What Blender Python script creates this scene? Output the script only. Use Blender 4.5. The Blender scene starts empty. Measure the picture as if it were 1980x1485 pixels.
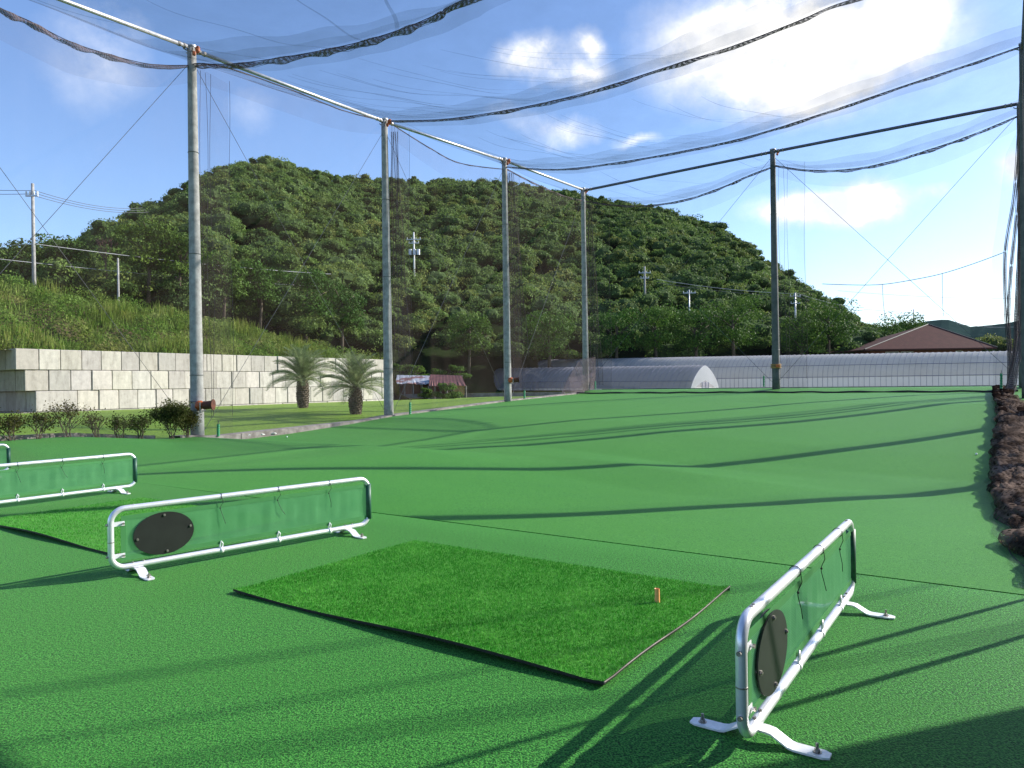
import bpy, math, random
import numpy as np
from mathutils import Vector, Matrix, noise as mnoise
random.seed(7); rng = np.random.default_rng(7)
C = bpy.context.scene.collection
sc = bpy.context.scene
R = math.radians

# ------------------------------------------------------------------ camera
F = 1380.0; ROLL = 0.0149; EYE = 1.5
cam = bpy.data.cameras.new('camera'); camo = bpy.data.objects.new('camera', cam); C.objects.link(camo)
cam.sensor_width = 36; cam.lens = 36*F/1980; cam.clip_end = 6000; cam.clip_start = 0.05
camo.location = (0, 0, EYE)
camo.rotation_euler = (Matrix.Rotation(R(90), 3, 'X') @ Matrix.Rotation(-ROLL, 3, 'Z')).to_euler()
sc.camera = camo
# ------------------------------------------------------------------ light
SUN_AZ = R(18.5); SUN_EL = R(28.0)           # sun stands to the right and slightly ahead
sdir = Vector((math.cos(SUN_EL)*math.cos(SUN_AZ), math.cos(SUN_EL)*math.sin(SUN_AZ), math.sin(SUN_EL)))
sl = bpy.data.lights.new('sun', 'SUN'); sl.energy = 4.6; sl.angle = R(0.5); sl.color = (1, .955, .87)
so = bpy.data.objects.new('sun', sl); C.objects.link(so); so.location = (30, 10, 30)
so.rotation_euler = sdir.to_track_quat('Z', 'Y').to_euler()
sc.view_settings.view_transform = 'Standard'; sc.view_settings.look = 'None'
sc.view_settings.exposure = 0.85; sc.view_settings.gamma = 1
sc.cycles.transparent_max_bounces = 24
sc.cycles.max_bounces = 6
SKY_STRENGTH = 0.11

def raydir(px, py):
    dx = px-990; dy = 742.5-py
    return ((dx*math.cos(ROLL)+dy*math.sin(ROLL))/F, (-dx*math.sin(ROLL)+dy*math.cos(ROLL))/F)
def at(px, py, D):                        # the point at depth D seen at a place of the photograph
    a, b = raydir(px, py); return Vector((a*D, D, EYE+b*D))
U = Vector((.5693, .8221, 0)); V = Vector((.8221, -.5693, 0))   # down the range / across it
def uv(u, v, z=0.0): return Vector((U.x*u+V.x*v, U.y*u+V.y*v, z))
def on_plane(px, py, a, b):               # where a sight line meets the upright plane through two plan points
    t, e = raydir(px, py)
    dx, dy = b[0]-a[0], b[1]-a[1]
    # (t*D-a0)*dy - (D-a1)*dx = 0
    D = (a[0]*dy - a[1]*dx)/(t*dy-dx)
    return Vector((t*D, D, EYE+e*D))

# ------------------------------------------------------------------ node helper
class NT:
    def __init__(s, nt): s.nt = nt; s.n = nt.nodes; s.l = nt.links
    def new(s, t, **k):
        n = s.n.new(t)
        for a, b in k.items(): setattr(n, a, b)
        return n
    def link(s, a, b): s.l.new(a, b)
    def math(s, op, a, b=None, clamp=False):
        n = s.new('ShaderNodeMath', operation=op); n.use_clamp = clamp
        for i, x in enumerate((a, b)):
            if x is None: continue
            if isinstance(x, (int, float)): n.inputs[i].default_value = x
            else: s.link(x, n.inputs[i])
        return n.outputs[0]
    def noise(s, vec, scale, detail=3, rough=.5):
        n = s.new('ShaderNodeTexNoise'); n.inputs['Scale'].default_value = scale
        n.inputs['Detail'].default_value = detail; n.inputs['Roughness'].default_value = rough
        if vec is not None: s.link(vec, n.inputs['Vector'])
        return n.outputs['Fac']
    def ramp(s, fac, stops):
        n = s.new('ShaderNodeValToRGB'); e = n.color_ramp.elements
        while len(e) < len(stops): e.new(.5)
        for i, (p, c) in enumerate(stops):
            e[i].position = p; e[i].color = (*c, 1) if len(c) == 3 else c
        s.link(fac, n.inputs[0]); return n.outputs[0]
    def mix(s, f, a, b, blend='MIX'):
        n = s.new('ShaderNodeMix', data_type='RGBA', blend_type=blend)
        for i, x in ((0, f), (6, a), (7, b)):
            if isinstance(x, (int, float)): n.inputs[i].default_value = x
            elif isinstance(x, tuple): n.inputs[i].default_value = (*x, 1)
            else: s.link(x, n.inputs[i])
        return n.outputs[2]

# ------------------------------------------------------------------ world: sky and clouds
w = bpy.data.worlds.new('World'); sc.world = w; w.use_nodes = True
t = NT(w.node_tree); t.n.clear()
out = t.new('ShaderNodeOutputWorld'); bg = t.new('ShaderNodeBackground')
sky = t.new('ShaderNodeTexSky', sky_type='NISHITA'); sky.sun_disc = False
sky.sun_elevation = SUN_EL; sky.sun_rotation = R(90)-SUN_AZ
sky.air_density = 1.0; sky.dust_density = .6; sky.ozone_density = 1.6
tc = t.new('ShaderNodeTexCoord'); gen = tc.outputs['Generated']
big = t.noise(gen, 3.0, 3); 
wob = t.new('ShaderNodeTexNoise'); wob.inputs['Scale'].default_value = 7; wob.inputs['Detail'].default_value = 6; wob.inputs['Roughness'].default_value = .6
t.link(gen, wob.inputs['Vector'])
vs = t.new('ShaderNodeVectorMath', operation='SUBTRACT'); t.link(wob.outputs['Color'], vs.inputs[0]); vs.inputs[1].default_value = (.5, .5, .5)
vm = t.new('ShaderNodeVectorMath', operation='SCALE'); t.link(vs.outputs[0], vm.inputs[0]); vm.inputs['Scale'].default_value = .075
va = t.new('ShaderNodeVectorMath', operation='ADD'); t.link(gen, va.inputs[0]); t.link(vm.outputs[0], va.inputs[1])
vn = t.new('ShaderNodeVectorMath', operation='NORMALIZE'); t.link(va.outputs[0], vn.inputs[0])
# clouds: (px, py, half width, half height, density) seen from the tee
clouds = [(1530, 85, 150, 52, 1.0), (1370, 50, 70, 40, .5), (1710, 45, 95, 55, .75), (1480, 195, 75, 30, .8),
          (1390, 150, 75, 28, .5), (1600, 160, 80, 30, .4), (1035, 122, 34, 26, 1.25), (1125, 150, 28, 20, .9), (1130, 92, 14, 16, 1.0),
          (1600, 400, 75, 18, 2.2), (1680, 388, 45, 22, 2.0), (1820, 372, 28, 12, .5), (1960, 330, 22, 18, .9), (180, 110, 70, 55, .33), (200, 60, 60, 40, .2),
          (1085, 250, 45, 16, .55), (1240, 270, 26, 8, .5), (490, 215, 40, 30, .2), (985, 232, 30, 10, .2), (2450, 150, 180, 80, .9), (-500, 200, 200, 80, .8)]
acc = None
for px, py, hw, hh, dens in clouds:
    a, b = raydir(px, py); c0 = Vector((a, 1, b)).normalized()
    right = Vector((1, 0, 0)) - c0*c0.x; right.normalize(); up = c0.cross(right)*-1
    sx = hw/F/(1+a*a); sy = hh/F/(1+b*b)**.5
    d1 = t.new('ShaderNodeVectorMath', operation='DOT_PRODUCT'); t.link(vn.outputs[0], d1.inputs[0]); d1.inputs[1].default_value = right/sx
    d2 = t.new('ShaderNodeVectorMath', operation='DOT_PRODUCT'); t.link(vn.outputs[0], d2.inputs[0]); d2.inputs[1].default_value = up/sy
    d3 = t.new('ShaderNodeVectorMath', operation='DOT_PRODUCT'); t.link(vn.outputs[0], d3.inputs[0]); d3.inputs[1].default_value = c0
    q = t.math('ADD', t.math('POWER', d1.outputs['Value'], 2), t.math('POWER', d2.outputs['Value'], 2))
    m = t.math('MULTIPLY', t.math('EXPONENT', t.math('MULTIPLY', q, -.55)), dens)
    m = t.math('MULTIPLY', m, t.math('GREATER_THAN', d3.outputs['Value'], 0.2))
    acc = m if acc is None else t.math('ADD', acc, m)
fine = t.noise(gen, 8, 10, .68)
cl = t.math('MULTIPLY', acc, t.math('ADD', t.math('MULTIPLY', fine, 3.6), -.85))
mask = t.ramp(cl, [(.06, (0, 0, 0)), (.40, (.36, .36, .36)), (.82, (1, 1, 1))])
shade = t.noise(gen, 9, 4, .55)
ccol = t.mix(t.ramp(shade, [(.38, (0, 0, 0)), (.6, (1, 1, 1))]), (5.2, 5.5, 6.2), (8.6, 8.5, 8.5))
tint = t.mix(1.0, sky.outputs[0], (.96, 1.06, 1.28), 'MULTIPLY')
# thin general haze of the air toward the horizon is the sky model's own
skyc = t.mix(mask, tint, ccol)
t.link(skyc, bg.inputs['Color']); bg.inputs['Strength'].default_value = SKY_STRENGTH
t.link(bg.outputs[0], out.inputs[0])

# ------------------------------------------------------------------ materials
def newmat(name):
    m = bpy.data.materials.new(name); m.use_nodes = True; n = NT(m.node_tree); n.n.clear()
    o = n.new('ShaderNodeOutputMaterial'); b = n.new('ShaderNodeBsdfPrincipled')
    n.link(b.outputs[0], o.inputs[0])
    tcn = n.new('ShaderNodeTexCoord')
    return m, n, b, o, tcn.outputs['Object']
def simple(name, c1, c2=None, scale=8, rough=.6, metal=0, bump=0, bscale=None, detail=4, spec=.5, lo=.35, hi=.65):
    m, n, b, o, co = newmat(name)
    c2 = c2 or tuple(x*.75 for x in c1)
    n.link(n.ramp(n.noise(co, scale, detail, .6), [(lo, c2), (hi, c1)]), b.inputs['Base Color'])
    b.inputs['Roughness'].default_value = rough; b.inputs['Metallic'].default_value = metal
    b.inputs['Specular IOR Level'].default_value = spec
    if bump:
        bn = n.new('ShaderNodeBump'); bn.inputs['Strength'].default_value = bump; bn.inputs['Distance'].default_value = .01
        n.link(n.noise(co, bscale or scale*4, 4), bn.inputs['Height']); n.link(bn.outputs[0], b.inputs['Normal'])
    return m
def turf(name, dark, mid, light, grain=75, bumpd=.012, patch=.35, spec=.08, rough=.6, w=.085):
    m, n, b, o, co = newmat(name)
    g = n.noise(co, grain, 2, .6); g2 = n.noise(co, grain*.4, 2, .6); p = n.noise(co, patch, 4, .6); mp = n.new('ShaderNodeMapping'); mp.inputs['Rotation'].default_value = (0, 0, R(34.7)); mp.inputs['Scale'].default_value = (.10, 1.1, 1); n.link(co, mp.inputs[0]); p2 = n.noise(mp.outputs[0], 3.2, 5, .65)
    k = n.math('ADD', n.math('MULTIPLY', g, .72), n.math('MULTIPLY', g2, .28))
    col = n.ramp(k, [(.5-w, dark), (.5, mid), (.5+w, light)])
    col = n.mix(n.math('MULTIPLY', n.ramp(p, [(.35, (0, 0, 0)), (.7, (1, 1, 1))]), .30), col, tuple(x*.75 for x in mid))
    col = n.mix(n.math('MULTIPLY', n.ramp(p2, [(.4, (0, 0, 0)), (.62, (1, 1, 1))]), .35), col, (mid[0]*1.5, mid[1]*1.08, mid[2]*.95))
    fl = n.noise(co, grain*1.9, 1, .5)
    col = n.mix(n.math('MULTIPLY', n.math('GREATER_THAN', fl, .70), .6), col, (light[0]*2.2, light[1]*1.5, light[2]*1.3))
    n.link(col, b.inputs['Base Color'])
    b.inputs['Roughness'].default_value = rough; b.inputs['Specular IOR Level'].default_value = spec
    b.inputs['Sheen Weight'].default_value = .10; b.inputs['Sheen Roughness'].default_value = .35; b.inputs['Sheen Tint'].default_value = (.75, 1, .45, 1)
    bn = n.new('ShaderNodeBump'); bn.inputs['Strength'].default_value = 1; bn.inputs['Distance'].default_value = bumpd
    n.link(k, bn.inputs['Height']); n.link(bn.outputs[0], b.inputs['Normal'])
    return m
def foliage(name, c1, c2, c3, scale=.25, trans=.3, rough=.55):
    m, n, b, o, co = newmat(name)
    k = n.math('ADD', n.math('MULTIPLY', n.noise(co, scale, 3, .6), .6), n.math('MULTIPLY', n.noise(co, scale*14, 2, .6), .4))
    col = n.ramp(k, [(.38, c1), (.5, c2), (.62, c3)])
    at_ = n.new('ShaderNodeAttribute', attribute_name='tint')
    col = n.mix(1.0, col, at_.outputs['Color'], 'MULTIPLY')
    n.link(col, b.inputs['Base Color']); b.inputs['Roughness'].default_value = rough; b.inputs['Specular IOR Level'].default_value = .08
    tr = n.new('ShaderNodeBsdfTranslucent'); n.link(col, tr.inputs[0])
    mx = n.new('ShaderNodeMixShader'); mx.inputs[0].default_value = trans
    n.link(b.outputs[0], mx.inputs[1]); n.link(tr.outputs[0], mx.inputs[2]); n.link(mx.outputs[0], o.inputs[0])
    return m
def net(name, col, alpha, weave=0, strip=None, rough=.8):
    m, n, b, o, co = newmat(name)
    n.link(n.ramp(n.noise(co, 3, 2), [(.3, tuple(x*.7 for x in col)), (.7, col)]), b.inputs['Base Color']); b.inputs['Roughness'].default_value = rough
    b.inputs['Specular IOR Level'].default_value = .2
    tp = n.new('ShaderNodeBsdfTransparent'); mx = n.new('ShaderNodeMixShader')
    a = n.math('MULTIPLY', n.math('ADD', n.math('MULTIPLY', n.noise(co, .7, 4, .6), 1.2), .4), alpha)
    if weave:
        wv = n.new('ShaderNodeTexWave', wave_type='BANDS', bands_direction='DIAGONAL'); wv.inputs['Scale'].default_value = weave
        wv.inputs['Distortion'].default_value = 4; wv.inputs['Detail'].default_value = 2
        n.link(co, wv.inputs['Vector'])
        a = n.math('MULTIPLY', a, n.math('ADD', n.math('MULTIPLY', wv.outputs['Fac'], .9), .55), clamp=True)
    n.link(a, mx.inputs[0]); n.link(tp.outputs[0], mx.inputs[1]); n.link(b.outputs[0], mx.inputs[2]); n.link(mx.outputs[0], o.inputs[0])
    return m
M = {}
M['tee'] = turf('tee_carpet', (.003, .034, .008), (.020, .160, .024), (.085, .34, .052), grain=110, bumpd=.011)
M['range'] = turf('range_carpet', (.013, .095, .013), (.028, .175, .024), (.085, .28, .046), grain=90, bumpd=.006)
M['mat'] = turf('mat_turf', (.014, .10, .009), (.044, .235, .022), (.11, .36, .045), grain=110, bumpd=.01)
M['mat_blade'] = foliage('mat_blade', (.036, .22, .018), (.052, .29, .030), (.11, .39, .055), scale=2, trans=.25)
M['lawn'] = turf('lawn', (.055, .115, .008), (.12, .22, .014), (.19, .31, .03), grain=14, bumpd=.03, patch=.2)
M['soil'] = simple('soil', (.11, .085, .05), (.05, .06, .02), scale=.4, rough=.95, bump=.5, bscale=6, spec=0)
M['grass'] = simple('rough_grass', (.10, .15, .03), (.05, .08, .02), scale=.5, rough=1, spec=0, bump=.6, bscale=8)
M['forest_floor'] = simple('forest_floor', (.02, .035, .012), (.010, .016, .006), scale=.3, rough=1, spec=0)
M['alu'] = simple('aluminium', (.86, .86, .88), (.76, .76, .80), scale=14, rough=.32, metal=.55)
M['strap'] = simple('painted_strap', (.84, .84, .87), (.72, .72, .75), scale=30, rough=.45, metal=.3)
M['bolt'] = simple('bolt', (.45, .42, .38), (.25, .22, .20), scale=90, rough=.4, metal=.8)
M['black'] = simple('black_rubber', (.012, .012, .013), (.02, .02, .021), scale=30, rough=.5, spec=.3)
M['disc'] = simple('disc', (.008, .010, .008), (.013, .016, .013), scale=5, rough=.5, spec=.4)
M['concrete'] = simple('pole_concrete', (.37, .36, .335), (.23, .225, .21), scale=5, rough=.85, bump=.5, bscale=30)
M['darkpole'] = simple('dark_pole', (.13, .13, .12), (.07, .075, .07), scale=3, rough=.7, bump=.3)
M['pipe'] = simple('galvanised_pipe', (.62, .62, .63), (.45, .45, .46), scale=5, rough=.4, metal=.5)
M['darkpipe'] = simple('weathered_pipe', (.12, .13, .17), (.08, .09, .12), scale=5, rough=.5, metal=.3)
M['wire'] = simple('steel_wire', (.16, .16, .16), (.10, .10, .10), scale=3, rough=.5, metal=.5)
M['cable'] = simple('pale_cable', (.5, .5, .5), (.35, .35, .35), scale=1, rough=.5)
M['rope'] = simple('dark_rope', (.05, .04, .05), (.025, .02, .025), scale=12, rough=.9)
M['wood'] = simple('weathered_wood', (.34, .30, .27), (.15, .125, .11), scale=3, rough=.9, bump=.5, bscale=14)
M['orange'] = simple('orange_plastic', (.65, .14, .03), (.35, .08, .02), scale=30, rough=.6)
M['rust'] = simple('rust', (.16, .05, .025), (.08, .03, .02), scale=12, rough=.9)
M['peg'] = simple('rubber_tee', (.92, .40, .16), (.85, .34, .13), scale=40, rough=.5)
M['greenpost'] = simple('green_cover', (.02, .32, .12), (.015, .2, .08), scale=30, rough=.4)
M['white'] = simple('white_paint', (.78, .77, .75), (.65, .64, .6), scale=20, rough=.6)
M['ball'] = simple('ball_white', (.85, .85, .82), (.78, .78, .76), scale=60, rough=.35)
M['trunk'] = simple('bark', (.13, .10, .07), (.06, .045, .03), scale=8, rough=.95, bump=.6)
M['ceil'] = net('ceiling_net', (.13, .125, .16), .17)
M['side'] = net('side_net', (.24, .18, .16), .06)
M['hem'] = net('hem_net', (.12, .09, .09), .10)
M['bundle'] = net('bundled_net', (.20, .15, .15), .55, weave=6)
M['fold'] = net('net_fold', (.07, .065, .11), .26)
M['drape'] = net('net_drape', (.16, .10, .07), .20)
M['strand'] = net('net_strand', (.16, .12, .10), .16)
M['pile'] = net('piled_net', (.12, .075, .055), .94, weave=6)
M['pilefringe'] = net('net_fringe', (.03, .09, .05), .28, weave=12)
M['leaf'] = foliage('forest_leaf', (.074, .132, .028), (.124, .196, .042), (.185, .262, .068), scale=.08, trans=.35)
M['leafcore'] = simple('crown_core_shade', (.062, .098, .030), (.034, .056, .018), scale=1, rough=1, spec=.1)  # crown cores: darker green puts the shade between leaves into the colour
M['treeleaf'] = foliage('tree_leaf', (.04, .085, .016), (.07, .13, .024), (.12, .19, .04), scale=.5)
M['weed'] = foliage('weed', (.07, .13, .018), (.13, .20, .030), (.24, .28, .08), scale=.5, trans=.45)
M['palm'] = foliage('palm_leaf', (.15, .20, .08), (.25, .32, .13), (.42, .47, .23), scale=2, trans=.4)
M['shrub'] = foliage('shrub_leaf', (.045, .06, .018), (.08, .085, .03), (.12, .12, .045), scale=2, trans=.3)

def pile_mat():
    m, n, b, o, co = newmat('heaped_net')
    at_ = n.new('ShaderNodeAttribute', attribute_name='tint'); sp = n.new('ShaderNodeSeparateColor'); n.link(at_.outputs['Color'], sp.inputs[0])
    wob = n.noise(co, 2.5, 3, .6)
    a = n.math('ADD', n.math('MULTIPLY', sp.outputs[0], 10), n.math('MULTIPLY', wob, 3)); c = n.math('ADD', n.math('MULTIPLY', sp.outputs[1], 10), n.math('MULTIPLY', wob, -3))
    la = n.math('LESS_THAN', n.math('FRACT', a), .42); lb = n.math('LESS_THAN', n.math('FRACT', c), .42); k = n.math('MAXIMUM', la, lb)
    ns = n.noise(co, 1.6, 4, .6)
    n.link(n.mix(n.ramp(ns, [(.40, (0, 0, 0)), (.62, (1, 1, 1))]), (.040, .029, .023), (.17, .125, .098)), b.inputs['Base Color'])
    b.inputs['Roughness'].default_value = .9; b.inputs['Specular IOR Level'].default_value = 0
    tp = n.new('ShaderNodeBsdfTransparent'); mx = n.new('ShaderNodeMixShader')
    n.link(n.math('ADD', n.math('MULTIPLY', k, .70), .16, True), mx.inputs[0]); n.link(tp.outputs[0], mx.inputs[1]); n.link(b.outputs[0], mx.inputs[2]); n.link(mx.outputs[0], o.inputs[0]); return m
M['pile'] = pile_mat()
def mesh_screen():
    m, n, b, o, co = newmat('green_mesh_screen')
    sp = n.new('ShaderNodeSeparateXYZ'); n.link(co, sp.inputs[0])
    fz = n.math('FRACT', n.math('MULTIPLY', sp.outputs['Z'], 130)); fx = n.math('FRACT', n.math('MULTIPLY', sp.outputs['X'], 100))
    a = n.math('MAXIMUM', n.math('GREATER_THAN', fz, .42), n.math('GREATER_THAN', fx, .75))
    wr = n.noise(co, 6, 4, .6)
    n.link(n.ramp(wr, [(.3, (.07, .27, .09)), (.7, (.14, .40, .15))]), b.inputs['Base Color']); b.inputs['Roughness'].default_value = .42; b.inputs['Specular IOR Level'].default_value = .3
    tp = n.new('ShaderNodeBsdfTransparent'); tr = n.new('ShaderNodeBsdfTranslucent'); tr.inputs[0].default_value = (.36, .74, .30, 1)
    m1 = n.new('ShaderNodeMixShader'); m1.inputs[0].default_value = .6; n.link(b.outputs[0], m1.inputs[1]); n.link(tr.outputs[0], m1.inputs[2])
    m2 = n.new('ShaderNodeMixShader'); n.link(n.math('ADD', n.math('MULTIPLY', a, .38), .55), m2.inputs[0]); n.link(tp.outputs[0], m2.inputs[1]); n.link(m1.outputs[0], m2.inputs[2])
    n.link(m2.outputs[0], o.inputs[0]); return m
M['screen'] = mesh_screen()
M['border'] = simple('screen_border', (.12, .36, .15), (.08, .27, .11), scale=10, rough=.5)
M['wrap'] = simple('screen_wrap', (.02, .10, .06), (.012, .06, .04), scale=40, rough=.5)

def block_mat():
    m, n, b, o, co = newmat('concrete_block')
    at_ = n.new('ShaderNodeAttribute', attribute_name='tint')
    mp = n.new('ShaderNodeMapping'); mp.inputs['Scale'].default_value = (3, 3, .6); n.link(co, mp.inputs[0])
    st = n.noise(mp.outputs[0], 1.6, 6, .65); sp = n.noise(co, 5, 5, .65)
    k = n.math('ADD', n.math('MULTIPLY', st, .6), n.math('MULTIPLY', sp, .4))
    col = n.ramp(k, [(.30, (.27, .25, .22)), (.46, (.42, .395, .355)), (.64, (.53, .50, .45))])
    n.link(n.mix(1.0, col, at_.outputs['Color'], 'MULTIPLY'), b.inputs['Base Color']); b.inputs['Roughness'].default_value = .9
    bn = n.new('ShaderNodeBump'); bn.inputs['Strength'].default_value = .5; bn.inputs['Distance'].default_value = .02
    n.link(sp, bn.inputs['Height']); n.link(bn.outputs[0], b.inputs['Normal']); return m
M['block'] = block_mat()
def film_mat(name, col, alpha):
    m, n, b, o, co = newmat(name)
    n.link(n.ramp(n.noise(co, .5, 5, .6), [(.3, tuple(x*.8 for x in col)), (.7, col)]), b.inputs['Base Color']); b.inputs['Roughness'].default_value = .5; b.inputs['Specular IOR Level'].default_value = .3
    tr = n.new('ShaderNodeBsdfTranslucent'); tr.inputs[0].default_value = (*col, 1)
    m1 = n.new('ShaderNodeMixShader'); m1.inputs[0].default_value = .5; n.link(b.outputs[0], m1.inputs[1]); n.link(tr.outputs[0], m1.inputs[2])
    tp = n.new('ShaderNodeBsdfTransparent'); m2 = n.new('ShaderNodeMixShader'); m2.inputs[0].default_value = alpha
    n.link(tp.outputs[0], m2.inputs[1]); n.link(m1.outputs[0], m2.inputs[2]); n.link(m2.outputs[0], o.inputs[0])
    bn = n.new('ShaderNodeBump'); bn.inputs['Strength'].default_value = .4; bn.inputs['Distance'].default_value = .06
    n.link(n.noise(co, 1.3, 4), bn.inputs['Height']); n.link(bn.outputs[0], b.inputs['Normal']); return m
M['border'] = film_mat('screen_border_cloth', (.14, .44, .16), 1.0)
M['film'] = film_mat('plastic_film', (.40, .395, .41), .93)
M['film_pale'] = film_mat('pale_film', (.64, .63, .62), .93)
M['film_white'] = film_mat('white_film', (.85, .85, .86), .96)
M['hoop'] = simple('hoop_pipe', (.30, .30, .40), (.22, .22, .30), scale=3, rough=.5)
M['roof'] = simple('brown_roof', (.105, .042, .034), (.085, .036, .03), scale=1.5, rough=.85, spec=.12)
M['housewall'] = simple('house_wall', (.20, .075, .055), (.16, .06, .045), scale=1.5, rough=.9, spec=.12)
M['glass'] = simple('window_glass', (.08, .09, .11), (.05, .06, .08), scale=1, rough=.1)
M['tin'] = simple('tin_sheet', (.42, .43, .46), (.22, .10, .08), scale=.7, rough=.55, lo=.42, hi=.5)
M['rusttin'] = simple('rusty_sheet', (.20, .075, .06), (.12, .045, .04), scale=1.2, rough=.7)
M['plank'] = simple('yellow_plank', (.48, .28, .09), (.3, .17, .06), scale=3, rough=.8)
M['lowwall'] = simple('old_concrete', (.22, .22, .21), (.12, .12, .115), scale=1.6, rough=.9, bump=.4)
M['clad'] = simple('cladding', (.45, .44, .42), (.38, .37, .35), scale=2, rough=.7)
M['farhill'] = simple('far_wood', (.030, .052, .048), (.018, .034, .034), scale=.06, rough=1, spec=0)  # bluish green: the haze of distance is put into this colour

# ------------------------------------------------------------------ mesh builder
class MB:
    def __init__(s): s.v = []; s.f = []; s.tint = []; s.cur = (1, 1, 1)
    def add(s, vs, fs):
        b = len(s.v); s.v += [tuple(p) for p in vs]; s.f += [tuple(b+i for i in f) for f in fs]; s.tint += [s.cur]*len(vs); return s
    def box(s, lo, hi, mtx=None):
        x0, y0, z0 = lo; x1, y1, z1 = hi
        vs = [Vector(p) for p in ((x0, y0, z0), (x1, y0, z0), (x1, y1, z0), (x0, y1, z0), (x0, y0, z1), (x1, y0, z1), (x1, y1, z1), (x0, y1, z1))]
        if mtx: vs = [mtx @ p for p in vs]
        return s.add(vs, [(0, 3, 2, 1), (4, 5, 6, 7), (0, 1, 5, 4), (1, 2, 6, 5), (2, 3, 7, 6), (3, 0, 4, 7)])
    def bbox(s, lo, hi, b, mtx=None):     # box with chamfered edges
        import itertools
        c = [(lo[i]+hi[i])/2 for i in range(3)]; h = [(hi[i]-lo[i])/2 for i in range(3)]
        vs = []; idx = {}
        for sg in itertools.product((-1, 1), repeat=3):
            for ax in range(3):
                p = Vector([c[i]+sg[i]*(h[i] if i == ax else h[i]-b) for i in range(3)])
                idx[(sg, ax)] = len(vs); vs.append(mtx @ p if mtx else p)
        fs = []
        for ax in range(3):
            o1, o2 = [i for i in range(3) if i != ax]
            for sd in (-1, 1):
                q = []
                for a, e in ((-1, -1), (1, -1), (1, 1), (-1, 1)):
                    sg = [0, 0, 0]; sg[ax] = sd; sg[o1] = a; sg[o2] = e; q.append(idx[(tuple(sg), ax)])
                flip = (sd == 1) != (ax != 1)
                fs.append(tuple(q[::-1] if flip else q))
        for ax in range(3):
            o1, o2 = [i for i in range(3) if i != ax]
            for a in (-1, 1):
                for e in (-1, 1):
                    s1 = [0, 0, 0]; s2 = [0, 0, 0]; s1[ax] = -1; s2[ax] = 1
                    for q in (s1, s2): q[o1] = a; q[o2] = e
                    s1 = tuple(s1); s2 = tuple(s2)
                    fs.append((idx[(s1, o1)], idx[(s2, o1)], idx[(s2, o2)], idx[(s1, o2)]))
        for sg in itertools.product((-1, 1), repeat=3): fs.append(tuple(idx[(sg, a)] for a in range(3)))
        return s.add(vs, fs)
    def tube(s, pts, r, n=8, cap=True, closed=False):
        pts = [Vector(p) for p in pts]; N = len(pts)
        rs = r if isinstance(r, (list, tuple)) else [r]*N
        vs = []; prev = None
        for i, p in enumerate(pts):
            if closed: tg = pts[(i+1) % N]-pts[i-1]
            else: tg = pts[min(i+1, N-1)]-pts[max(i-1, 0)]
            if tg.length < 1e-9: tg = Vector((0, 0, 1))
            tg.normalize()
            if prev is None:
                a = Vector((0, 0, 1)) if abs(tg.z) < .9 else Vector((1, 0, 0))
                nrm = tg.cross(a).normalized()
            else:
                nrm = (prev - tg*prev.dot(tg)).normalized()
            prev = nrm; bn = tg.cross(nrm)
            for k in range(n):
                th = 2*math.pi*k/n; vs.append(p+(nrm*math.cos(th)+bn*math.sin(th))*rs[i])
        fs = []
        for i in range(N if closed else N-1):
            j = (i+1) % N
            for k in range(n): fs.append((i*n+k, i*n+(k+1) % n, j*n+(k+1) % n, j*n+k))
        if cap and not closed: fs += [tuple(range(n))[::-1], tuple((N-1)*n+k for k in range(n))]
        return s.add(vs, fs)
    def cyl(s, a, b, r, n=10, r2=None): return s.tube([a, b], [r, r2 if r2 is not None else r], n)
    def ball(s, c, rx, ry=None, rz=None, nu=10, nv=7, jit=0):
        ry = ry or rx; rz = rz or rx; c = Vector(c); vs = [c+Vector((0, 0, rz))]
        for j in range(1, nv):
            ph = math.pi*j/nv
            for i in range(nu):
                th = 2*math.pi*i/nu; q = 1+jit*(random.random()-.5)*2
                vs.append(c+Vector((rx*math.sin(ph)*math.cos(th)*q, ry*math.sin(ph)*math.sin(th)*q, rz*math.cos(ph)*q)))
        vs.append(c-Vector((0, 0, rz))); fs = []
        for i in range(nu): fs.append((0, 1+i, 1+(i+1) % nu))
        for j in range(nv-2):
            for i in range(nu):
                a = 1+j*nu; fs.append((a+i, a+nu+i, a+nu+(i+1) % nu, a+(i+1) % nu))
        L = len(vs)-1; a = 1+(nv-2)*nu
        for i in range(nu): fs.append((L, a+(i+1) % nu, a+i))
        return s.add(vs, fs)
    def grid(s, rows):                      # rows of equal length of points
        n = len(rows[0]); vs = [p for r in rows for p in r]; fs = []
        for i in range(len(rows)-1):
            for k in range(n-1): fs.append((i*n+k, i*n+k+1, (i+1)*n+k+1, (i+1)*n+k))
        return s.add(vs, fs)
    def build(s, name, mat, parent=None, origin=None, smooth=False, tint=False):
        og = Vector(origin) if origin is not None else (Vector(parent.location) if (parent is not None and parent.get('_world')) else Vector((0, 0, 0)))
        if parent is not None and parent.get('_worldp'): og = Vector(parent['_worldp'])
        me = bpy.data.meshes.new(name); me.from_pydata([tuple(Vector(p)-og) for p in s.v], [], s.f)
        if smooth: me.polygons.foreach_set('use_smooth', [True]*len(me.polygons))
        if tint:
            a = me.color_attributes.new('tint', 'FLOAT_COLOR', 'POINT')
            a.data.foreach_set('color', np.hstack([np.array(s.tint, dtype=np.float32), np.ones((len(s.tint), 1), np.float32)]).ravel())
        me.materials.append(mat); me.update()
        o = bpy.data.objects.new(name, me); C.objects.link(o)
        if parent is not None: o.parent = parent; 
        elif origin is not None: o.location = og
        if parent is not None and (parent.get('_world') or parent.get('_worldp')): o['_worldp'] = tuple(og)
        elif origin is not None: o['_worldp'] = tuple(og)
        return o
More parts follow.
